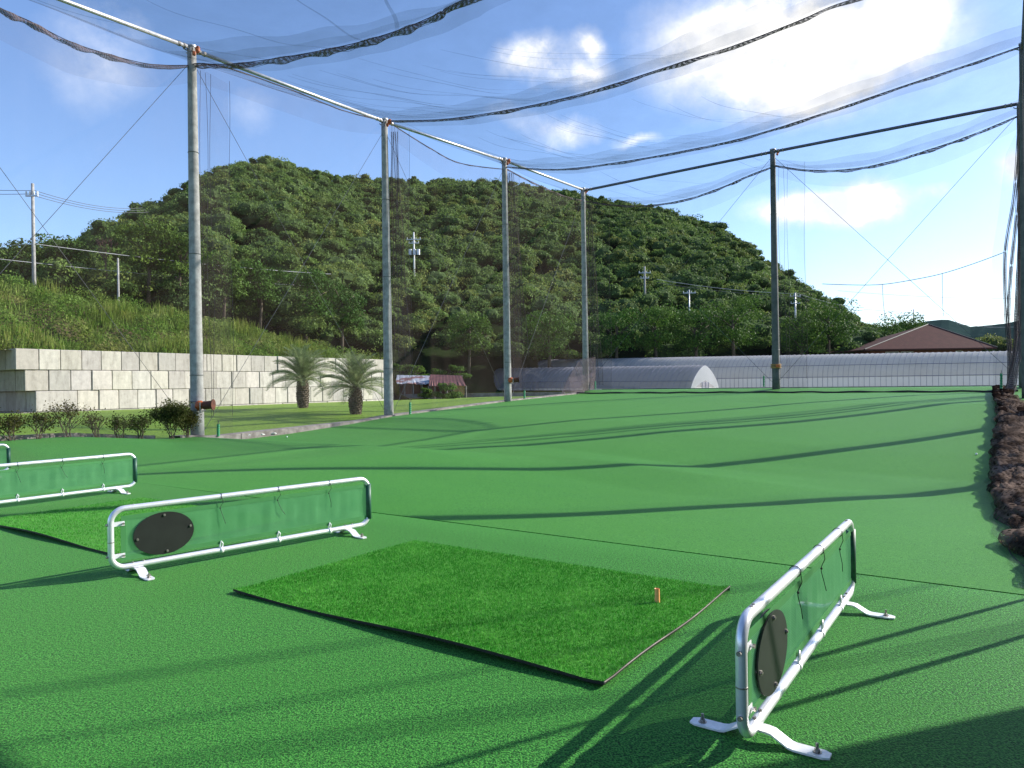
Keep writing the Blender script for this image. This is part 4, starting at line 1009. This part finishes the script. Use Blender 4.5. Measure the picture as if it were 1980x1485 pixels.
edge = [(285, 470, 60, 5.2, 2.6, (1.25, 1.15, .9), 'bright leafed round tree on the left slope behind the wires'),
        (345, 490, 61, 5.0, 2.4, (1.15, 1.1, .9), 'bright leafed tree just left of the nearest pole on the slope'),
        (130, 500, 59, 4.4, 2.4, (.8, .85, .8), 'dark bushy tree right of the tall utility pole'),
        (30, 505, 59, 4.4, 2.5, (.9, .8, .7), 'dark scrubby tree at the left picture edge above the bank'),
        (430, 530, 64, 4.6, 2.4, (1.0, 1.0, .9), 'scrubby tree right of the nearest pole above the bank'),
        (500, 545, 68, 5.0, 2.6, (.85, 1.0, .8), 'mid green tree above the bank between nearest pole and first palm'),
        (590, 565, 72, 5.5, 3.0, (.65, .85, .65), 'dark round tree above the right end of the bank'),
        (660, 590, 76, 6.5, 3.2, (.6, .8, .6), 'dark tree left of the second pole above the wall end'),
        (905, 640, 86, 6.0, 3.0, (.95, 1.0, .8), 'loose tree behind the rusty shed'),
        (1060, 640, 92, 7.5, 3.8, (.9, 1.05, .8), 'rounded tree behind the greenhouse left of the corner pole'),
        (1190, 640, 95, 7.5, 3.6, (.8, 1.0, .75), 'rounded dark tree behind the greenhouse right of the corner pole'),
        (1270, 630, 96, 7.5, 3.7, (1.0, 1.1, .8), 'light green tree behind the middle of the greenhouse'),
        (1345, 635, 97, 7.8, 3.8, (.85, 1.0, .75), 'dark green tree above the white greenhouse end'),
        (1420, 620, 98, 9, 4.2, (.9, 1.0, .7), 'broad tree left of the dark middle far pole'),
        (1550, 640, 99, 7.5, 3.8, (1.15, 1.15, .8), 'bright green tree right of the dark middle far pole'),
        (1600, 620, 101, 8.5, 4.3, (.7, .85, .6), 'large dark tree at the foot of the hill near the brown house'),
        (1745, 640, 125, 5.5, 4.0, (1.05, 1.05, .85), 'tree showing over the left slope of the brown roof'),
        (1695, 650, 122, 6, 4.2, (.9, 1.0, .8), 'tree beside the brown roof at its left eave')]
for i, (px, py, D, H, r, tn_, lb) in enumerate(edge):
    p = at(px, py, D); top = p.z+r*.9; H = r*1.9
    tree(p.x, p.y, top-H, H, r, lb, tint=tn_, seed=i, nl=2300, size=.27+.0014*(D-60))
# bare brown tree
p = at(205, 470, 59); e = empty('bare_tree', (p.x, p.y, 5.6), 'leafless reddish brown tree on the left ridge slope', 'tree')
m = MB(); rr_ = random.Random(4)
def branch(p, d, L, r, k):
    q = p+d*L; m.tube([p, (p+q)/2+Vector((rr_.uniform(-.05, .05),)*3)*L, q], [r, r*.8, r*.55], 5)
    if k == 0: return
    for _ in range(4): branch(p+d*L*rr_.uniform(.5, 1), (d+Vector((rr_.uniform(-.8, .8), rr_.uniform(-.5, .5), rr_.uniform(-.1, .5)))).normalized(), L*.62, r*.55, k-1)
q0 = Vector((p.x, p.y, 11.0)); m.tube([Vector((p.x, p.y, 5.5)), q0], [.1, .08], 6); branch(q0, Vector((0, 0, 1)), 1.5, .075, 4)
M['drybark'] = simple('dry_bark', (.19, .10, .075), (.13, .07, .055), scale=5, rough=.9)
m.build('trunk', M['drybark'], e)

# ------------------------------------------------------------------ palms
def palm(px, py, D, th, tr_, cr, label, seed):
    rs = random.Random(seed); b = at(px, py, D); b.z = gz(b)-.02; e = empty('palm_tree', b, label, 'palm', 'feather palms on the lawn')
    m = MB(); n = 26; m.tube([b+Vector((.02*math.sin(i*.4), 0, th*i/n)) for i in range(n+1)], [tr_*(.82+.34*math.sin(math.pi*min(1, i/n*1.05)))*(1+.09*(i % 2)) for i in range(n+1)], 16)
    tk = m.build('trunk', M['trunk'], e)
    m = MB()
    for i in range(150):      # leaf base stubs
        a = i*2.4; z = th*(i/150)*.98+.02; r = tr_*(.86+.34*math.sin(math.pi*min(1, z/th))); q = b+Vector((math.cos(a)*r, math.sin(a)*r, z)); m.cyl(q, q+Vector((math.cos(a)*.05, math.sin(a)*.05, .06)), .03, 4, .012)
    m.build('leaf_stub', M['trunk'], tk)
    top = b+Vector((0, 0, th)); PQ = []; ST = MB(); nf = 50
    for k in range(nf):
        a = k*2.39996+rs.uniform(-.2, .2); el = R(89-92*((k+.5)/nf)**1.25+rs.uniform(-9, 9)); Lf = cr*rs.uniform(.85, 1.12); p = Vector(top); hd = Vector((math.cos(a), math.sin(a), 0)); pts = [Vector(p)]
        N = 16
        for i in range(N):
            el2 = el-R(58)*(i/N)**1.6*(1.0 if el > 0 else .7)*rs.uniform(.9, 1.1); dv = hd*math.cos(el2)+Vector((0, 0, math.sin(el2))); p = p+dv*Lf/N; pts.append(Vector(p))
        ST.tube(pts, [.018*(1-.8*i/N) for i in range(N+1)], 4, cap=False)
        sd = Vector((-hd.y, hd.x, 0))
        for i in range(5, (N)*3):
            f = i/(N*3); j = min(int(f*N), N-1); q = pts[j].lerp(pts[j+1], f*N-j); tg = (pts[j+1]-pts[j]).normalized()
            nn = sd.cross(tg).normalized(); ll = .52*cr/1.7*math.sin(math.pi*(.12+.86*f))**.6*rs.uniform(.8, 1.15)
            if f < .16: continue
            for s_ in (-1, 1):
                dr = (sd*s_*.75+tg*.75+nn*(.55)*(1 if nn.z > 0 else -1)).normalized(); wv = tg*.0095; tp = q+dr*ll-Vector((0, 0, ll*.22)); md = q+dr*ll*.5
                PQ.append([q-wv, q+wv, md+wv, md-wv]); PQ.append([md-wv, md+wv, tp+wv*.2, tp-wv*.2])
    cr_ = quads_mesh('crown', np.array([[tuple(v) for v in f] for f in PQ]), M['palm'], np.ones((len(PQ), 3))*rng.uniform(.7, 1.25, (len(PQ), 1)), parent=e, origin=np.array(b))
    ST.build('frond_stems', M['palm_stem'], e)
M['palm_stem'] = simple('palm_stem', (.20, .22, .09), (.12, .13, .05), scale=4, rough=.6)
palm(586, 792, 36.5, 1.45, .25, 1.85, 'feather palm standing further back nearer the block wall', 1)
palm(688, 806, 31.8, 1.20, .235, 1.70, 'feather palm just left of the second net pole', 2)

# ------------------------------------------------------------------ shrubs in front of the lawn
def shrub(px, wid, h, D, label, seed, dens=1.0, tint=(1, 1, 1)):
    rs = random.Random(seed); r2 = np.random.default_rng(seed); b = at(px, 850, D); b.z = gz(b)-.02; e = empty('shrub', b, label, 'shrub', 'low scrubby hedge shrubs left of the nearest pole')
    m = MB(); tips = []
    def br(p, d, L, r, k):
        q = p+d*L; m.tube([p, p.lerp(q, .5)+Vector((rs.uniform(-.1, .1), rs.uniform(-.1, .1), 0))*L, q], [r, r*.8, r*.6], 4, cap=False); tips.append(q); tips.append(p.lerp(q, .6))
        if k: 
            for _ in range(3): br(p+d*L*rs.uniform(.5, 1), (d+Vector((rs.uniform(-.9, .9), rs.uniform(-.7, .7), rs.uniform(-.2, .5)))).normalized(), L*.66, r*.6, k-1)
    for _ in range(6): br(b+Vector((rs.uniform(-.08, .08), rs.uniform(-.08, .08), 0)), Vector((rs.uniform(-1, 1)*wid/h*.45, rs.uniform(-.4, .4), 1)).normalized(), h*.42, .014, 3)
    m.build('stem', M['trunk'], e)
    t_ = np.array([tuple(q) for q in tips]); k = int(5*dens); c = np.repeat(t_, max(1, k), 0)+r2.normal(size=(len(t_)*max(1, k), 3))*.07
    if dens < 1: c = c[r2.uniform(size=len(c)) < dens+.15]
    f = leaf_quads(c, .055, asp=.6, rs=r2); quads_mesh('leaves', f, M['shrub'], r2.uniform(.7, 1.3, (len(f), 1))*np.array(tint)[None], parent=e, origin=np.array(b))
sh = [(-30, .9, .9, 17.4, .6, (1.0, .85, .6), 'reddish shrub cut by the left picture edge'), (22, 1.0, .8, 17.9, .6, (.9, .85, .6), 'leftmost whole reddish scrub in the hedge row'), (75, .9, .85, 18.4, .55, (.9, .8, .6), 'second scrubby shrub from the left, brownish'),
      (135, .9, 1.15, 19.0, .4, (1, .8, .6), 'tall thin twiggy shrub before the block wall'), (190, .7, .85, 19.6, .35, (.9, .8, .5), 'sparse reddish twiggy shrub in the row'), (232, .7, .75, 20.1, .5, (.8, .9, .7), 'small dark twiggy shrub third from the pole'),
      (272, .8, .8, 20.6, .6, (.7, .85, .6), 'dark leaved shrub next to the big bush'), (335, 1.5, 1.3, 21.3, 2.2, (.9, .95, .7), 'biggest leafy bush just left of the nearest pole'), (362, .8, 1.0, 21.7, 1.5, (.9, .85, .6), 'bush touching the left side of the nearest pole')]
for i, (px, wd_, h_, D, dn_, tn_, lb) in enumerate(sh): shrub(px, wd_, h_, D, lb, 40+i, dn_, tn_)

# ------------------------------------------------------------------ shed, low wall, bushes by the greenhouse
a = at(745, 765, 66); b = at(1092, 764, 62)
e = empty('low_wall', (a+b)/2, 'low old concrete block wall between lawn and shed', 'wall')
m = MB(); d_ = (b-a); Lw = d_.length; k = int(Lw/1.6)
for i in range(k):
    p = a+d_*(i/k); q = a+d_*((i+1)/k); dd = d_.normalized(); nn = Vector((dd.y, -dd.x, 0)); p = p+dd*.02; q = q-dd*.02; z0, z1 = -.3, .72
    m.add([p+Vector((0, 0, z0-p.z)), q+Vector((0, 0, z0-q.z)), q+Vector((0, 0, z1-q.z)), p+Vector((0, 0, z1-p.z)), p-nn*.25+Vector((0, 0, z0-p.z)), q-nn*.25+Vector((0, 0, z0-q.z)), q-nn*.25+Vector((0, 0, z1-q.z)), p-nn*.25+Vector((0, 0, z1-p.z))], [(0, 1, 2, 3), (3, 2, 6, 7), (4, 7, 6, 5), (0, 3, 7, 4), (1, 5, 6, 2)])
m.build('blocks', M['lowwall'], e)
def shed(px0, px1, ytop, yeave, D, mat, label, post=True):
    A = at(px0, ytop, D+2.2); B = at(px1, ytop+2, D+1); Cc = at(px1+8, yeave, D-1.2); Dd = at(px0-4, yeave, D-.5)
    e = empty('shed', Vector(((A.x+B.x)/2, D, .6)), label, 'shed', 'old sheet roofed sheds')
    m = MB(); rows = []; N = 30
    for i in range(N+1):
        f = i/N; zc = .006*math.sin(i*2.1); rows.append([A.lerp(B, f)+Vector((0, 0, zc)), A.lerp(B, f).lerp(Dd.lerp(Cc, f), .5)+Vector((0, 0, zc-.03)), Dd.lerp(Cc, f)+Vector((0, 0, zc+random.uniform(-.08, .04)))])
    m.grid(rows); m.build('roof', mat, e)
    m = MB()
    for f in np.linspace(0, 1, 7): p = Dd.lerp(Cc, f)*1.0; m.cyl((p.x, p.y+.2, .2), (p.x, p.y+.2, p.z), .06, 6); p = A.lerp(B, f); m.cyl((p.x, p.y, .2), (p.x, p.y, p.z), .06, 6)
    m.build('posts', M['wood'], e)
    m = MB(); m.grid([[A+Vector((0, 0, -.1)), Vector((A.x, A.y, .2))], [B+Vector((0, 0, -.1)), Vector((B.x, B.y, .2))]]); m.build('back_wall', M['rust'], e)
    return e, A, B, Cc, Dd
shed(768, 860, 725, 742, 66, M['tin'], 'grey tin roofed open shed right of the second pole')
e2, A, B, Cc, Dd = shed(832, 893, 724, 746, 64, M['rusttin'], 'dark red rusty roofed shed beside the greenhouse')
m = MB(); p = at(886, 745, 63.0); q = at(898, 764, 63.0)
for i in range(4): zt = p.z+(q.z-p.z)*(i/4); m.box((p.x-.4, p.y, zt-.20), (q.x, p.y+.05, zt))
m.build('door', M['plank'], e2)
def bush(px, py, D, r, label, seed, tint=(1, 1, 1), mat='treeleaf'):
    rs = np.random.default_rng(seed); c = at(px, py, D); e = empty('bush', (c.x, c.y, c.z-r), label, 'bush', 'bushes round the sheds')
    f = np.concatenate([crown(np.array(c)+np.array([dx*r, 0, dz*r]), r*k_, r*.6*k_, 900, .15, rs, 8)[0] for dx, dz, k_ in ((0, 0, .8), (.7, -.55, .65), (-.75, -.6, .7), (.1, -.7, .8), (-.4, .25, .45))]); quads_mesh('leaves', f, M[mat], rs.uniform(.7, 1.25, (len(f), 1))*np.array(tint)[None], parent=e, origin=np.array((c.x, c.y, c.z-r)))
    m = MB()
    for k in range(5): m.tube([(c.x, c.y, c.z-r-.1), (c.x+rs.uniform(-.4, .4)*r, c.y, c.z), (c.x+rs.uniform(-.8, .8)*r, c.y, c.z+r*.4)], .03, 5)
    m.build('stem', M['trunk'], e)
for i, (px, py, D, r, tn_, lb) in enumerate([(865, 752, 60, 1.0, (1.1, 1.2, .9), 'round green bush in front of the rusty shed'), (825, 757, 61, .6, (1.5, 1.45, .9), 'small yellow green bush before the tin shed'), (803, 718, 70, 1.3, (1.3, 1.25, .9), 'leafy growth behind the tin shed roof'), (775, 715, 70, 1.2, (1.2, 1.2, .8), 'leafy growth right beside the second pole'), (850, 722, 72, 1.1, (1.1, 1.2, .8), 'leafy growth above the rusty roof'), (885, 716, 72, 1.1, (1.0, 1.1, .8), 'shrub between rusty shed and greenhouse')]):
    bush(px, py, D, r, lb, 200+i, tn_)

# ------------------------------------------------------------------ greenhouses
def tunnel(A, B, wA, hA, wB, hB, label, film, endmat, wallh=.0, hoops=40, rows_=6, sharp=.0, door=False):
    """A near/right end centre on the ground, B far/left end centre; w half width, h height"""
    ax = (B-A); ax.z = 0; Lh = ax.length; ax.normalize(); sd = Vector((-ax.y, ax.x, 0))
    if sd.y > 0: sd = -sd          # toward the camera
    e = empty('greenhouse', (A+B)/2, label, 'greenhouse', 'plastic film tunnel greenhouses')
    def sec(f, k, grow=0):
        c = A.lerp(B, f); w_ = wA+(wB-wA)*f+grow; h_ = hA+(hB-hA)*f+grow; th = math.pi*k; x = math.cos(th)*w_; z = (math.sin(th) if not sharp else (1-abs(math.cos(th))**1.45)**.72)*(h_-wallh)+wallh
        if k < 0: x, z = w_, 0
        if k > 1: x, z = -w_, 0
        return c+sd*x+Vector((0, 0, z))
    ks = [0+i/18 for i in range(19)]
    m = MB(); n = hoops*2; m.grid([[sec(i/n, k, -.012*(i % 2)) for k in ks] for i in range(n+1)]); m.build('film', film, e, smooth=True)
    m = MB()
    for i in range(hoops+1): m.tube([sec(i/hoops, k, .03) for k in ks], .015, 4)
    m.build('hoops', M['hoop'], e)
    m = MB()
    for k in (.01, .17): m.tube([sec(f, k, .05) for f in np.linspace(0, 1, 30)], .03, 5)
    m.build('rails', M['hoop'], e)
    if wallh:
        m = MB()
        for s_ in (-.01, 1.01): m.grid([[sec(f, s_, 0), sec(f, max(0, min(1, s_)), 0)] for f in np.linspace(0, 1, 30)])
        m.build('side_film', M['film_white'], e)
        m = MB()
        for i in range(hoops*1+1): p = sec(i/hoops, -.01, .05); m.cyl(p, p+Vector((0, 0, wallh)), .02, 4)
        m.build('side_posts', M['hoop'], e)
    for f in (0, 1):
        m = MB(); c = A if f == 0 else B; ring = [sec(f, k, -.01) for k in ks]; base = [sec(f, -.01), ] ; allp = [sec(f, -.01)]+ring+[sec(f, 1.01)]; cc = c+Vector((0, 0, (hA if f == 0 else hB)*.4)); m.add([cc]+allp, [(0, i+1, i+2) for i in range(len(allp)-1)]); m.build('end_wall', endmat, e)
    if door:
        m = MB(); q = A-ax*.06; 
        for k in range(6): m.cyl(q+sd*-.55+Vector((0, 0, .12+k*.13)), q+sd*.75+Vector((0, 0, .12+k*.13)), .03, 5)
        for s_ in (-.55, .1, .75): m.cyl(q+sd*s_+Vector((0, 0, .05)), q+sd*s_+Vector((0, 0, .85)), .04, 5)
        m.build('end_door', M['hoop'], e)
A = at(1364, 753, 75); A.z = .55; B = Vector((A.x-.707*42, A.y+.707*42, .8))
tunnel(A, B, 2.8, at(1364, 706, 75).z-A.z, 3.3, at(945, 711, 99.4).z-B.z, 'front tunnel greenhouse of dull film with a white arched end', M['film'], M['film_white'], wallh=.25, hoops=60, sharp=.3, door=True)
A = at(2150, 752, 62); B = at(1000, 756, 106); A.z = .5; B.z = .7
tunnel(A, B, 3.2, at(2150, 675, 62).z-A.z, 3.8, at(1000, 697, 106).z-B.z, 'very long pale tunnel greenhouse stretching behind to the right edge', M['film_pale'], M['film_pale'], wallh=1.1, hoops=135)
# kerb behind the far net
m = MB(); q = []
for v in fr(-20.8, 2.4, .8): q.append([uv(39.9, v, .9), uv(39.9, v, 1.11), uv(40.1, v, 1.11), uv(40.1, v, .5)])
m.grid(q); tag(m.build('kerb', M['lowwall'], origin=uv(40, -9, 1)), 'pale concrete kerb along the far edge of the green strip', 'kerb')

# ------------------------------------------------------------------ brown house
D = 96; e = empty('house', at(1795, 690, D+5), 'brown hip roofed house behind the long greenhouse at the right', 'house')
L_ = at(1672, 676, D); R_ = at(1928, 671, D); T_ = at(1795, 627, D+6); zt = (L_.z+R_.z)/2
BLk = Vector((L_.x+.3, D+12.5, zt)); BRk = Vector((R_.x, D+12.5, zt))
m = MB(); a0 = Vector((L_.x, D, zt)); b0 = Vector((R_.x, D, zt)); m.add([a0, b0, BRk, BLk, T_]+[p-Vector((0, 0, .18)) for p in (a0, b0, BRk, BLk)], [(0, 1, 4), (1, 2, 4), (2, 3, 4), (3, 0, 4), (0, 5, 6, 1), (1, 6, 7, 2), (2, 7, 8, 3), (3, 8, 5, 0), (5, 8, 7, 6)]); m.build('roof', M['roof'], e)
m = MB(); m.tube([a0, T_], .10, 5); m.tube([b0, T_], .10, 5); m.build('roof_ridge', M['black'], e)
m = MB(); m.box((a0.x+1.3, D+1.2, 0), (b0.x-1.3, D+11.3, zt-.19)); m.build('wall', M['housewall'], e)
for x0, x1 in ((1712, 1738), (1742, 1766), (1848, 1862)):
    p = at(x0, 675, D+1.15); q = at(x1, 690, D+1.15); m = MB(); m.box((p.x, D+1.12, zt-1.6), (q.x, D+1.19, zt-.35)); wn = m.build('window', M['white'], e)
    m = MB(); m.box((p.x+.08, D+1.09, zt-1.52), (q.x-.08, D+1.118, zt-.43)); m.build('pane', M['glass'], wn)

# ------------------------------------------------------------------ utility poles and lines
def upole(px, ytop, ybot, D, r, label, arms=(), trans=False, mat='concrete', name='utility_pole'):
    a = at(px, ybot, D); b = at(px+ (ybot-ytop)*ROLL*-1, ytop, D); b.x = a.x; b.y = a.y; e = empty(name, a, label, 'utility pole', 'utility poles on and below the hill')
    a = a-Vector((0, 0, 3)); m = MB(); m.tube([a, b], [r, r*.7], 10); m.build('shaft', M[mat], e, smooth=True)
    for f, w_ in arms:
        z = b.z-(b.z-a.z-3)*f; m = MB(); m.box((b.x-w_/2, b.y-.15, z-.06), (b.x+w_/2, b.y-.05, z+.06)); ar = m.build('crossarm', M['pipe'], e)
        m = MB()
        for k in (-.45, -.15, .15, .45): m.cyl((b.x+k*w_, b.y-.1, z+.06), (b.x+k*w_, b.y-.1, z+.32), .055, 6)
        m.build('insulator', M['white'], ar)
    if trans:
        z = b.z-(b.z-a.z-3)*.55
        for k in (-.55, .1, .7): m = MB(); m.cyl((b.x+k, b.y-.35, z-.45), (b.x+k, b.y-.35, z+.4), .26, 10); m.build('transformer', M['pipe'], e)
    return b
U1 = upole(66, 355, 556, 52, .15, 'tall concrete utility pole at the far left above the weedy bank', ((.12, .9),))
upole(229, 499, 572, 55, .10, 'short plain post in the scrub right of the tall utility pole', mat='concrete', name='wooden_post')
upole(801, 449, 520, hill_hit(801, 520)-1, .15, 'white utility pole with transformers half way up the hill', ((.2, 2.2), (.3, 1.6)), True, 'white')
upole(1247, 515, 566, hill_hit(1247, 566)-1, .2, 'thin utility pole on the wooded slope right of the corner pole', ((.25, 2.0), (.45, 1.4)), False, 'concrete')
U4 = upole(1333, 560, 604, hill_hit(1333, 604)-1, .12, 'small utility pole on the slope left of the dark pole', ((.15, 2.0),), False, 'pipe')
U5 = upole(1538, 566, 612, hill_hit(1538, 612)-1, .17, 'utility pole with crossarm on the slope right of the dark pole', ((.15, 1.8), (.45, 1.6)), False, 'pipe')
U6 = upole(1767, 598, 634, 150, .14, 'small utility pole sticking up above the brown roof', ((.35, 4.5),), False, 'hoop')
wl_ = 'overhead utility lines'
wire('power_line', at(-300, 340, 50), U1-Vector((0, 0, .5)), .02, M['wire'], 'upper thin power line left of the tall utility pole', 'power line', wl_, .3)
wire('power_line', at(-300, 352, 50), U1-Vector((0, 0, .75)), .02, M['wire'], 'lower thin power line left of the tall utility pole', 'power line', wl_, .3)
for k, dz in enumerate((.45, .65, .85)): wire('power_line', U1-Vector((0, 0, dz)), at(275+k*6, 402+k*4, 78), .022, M['wire'], ['topmost', 'middle', 'lowest'][k]+' of three thin power lines running right to the ridge', 'power line', wl_, .5)
wire('power_line', at(-60, 470, 51), at(70, 472, 52), .02, M['cable'], 'short pale cable arriving at the tall utility pole', 'power line', wl_, .1)
wire('power_line', at(70, 472, 52), at(640, 530, 74), .024, M['cable'], 'upper long pale cable crossing behind the nearest pole', 'power line', wl_, .25)
wire('power_line', at(-60, 494, 51), at(606, 553, 74), .022, M['cable'], 'lower long pale cable crossing behind the nearest pole', 'power line', wl_, .25)
for k, (x0, y0, x1, y1, c_) in enumerate([(1270, 540, 1538, 568, 'from the slope pole to the pole right of the dark pole'), (1270, 546, 1538, 573, 'just under the upper slope line'), (1340, 602, 1500, 621, 'low on the slope left of the dark pole'), (1538, 566, 1670, 595, 'rightward from the pole beyond the dark pole, upper'), (1538, 572, 1668, 601, 'rightward from the pole beyond the dark pole, lower'), (1670, 598, 1990, 607, 'thin against the sky above the brown roof'), (1620, 562, 1990, 577, 'faint against the sky higher above the brown roof'), (1630, 645, 1705, 655, 'upper of the pale lines left of the brown roof'), (1630, 655, 1705, 660, 'lower of the pale lines left of the brown roof'), (1850, 626, 1990, 630, 'pale against the far hill right of the brown roof')]):
    wire('power_line', at(x0, y0, 118), at(x1, y1, 118), .035 if k not in (5, 6) else .02, M['cable'] if k in (2, 7, 8, 9, 0, 3) else M['wire'], 'power line '+c_, 'power line', wl_, .4)

# tidy helper properties
for o in bpy.data.objects:
    for k in ('_world', '_worldp'):
        if k in o.keys(): del o[k]
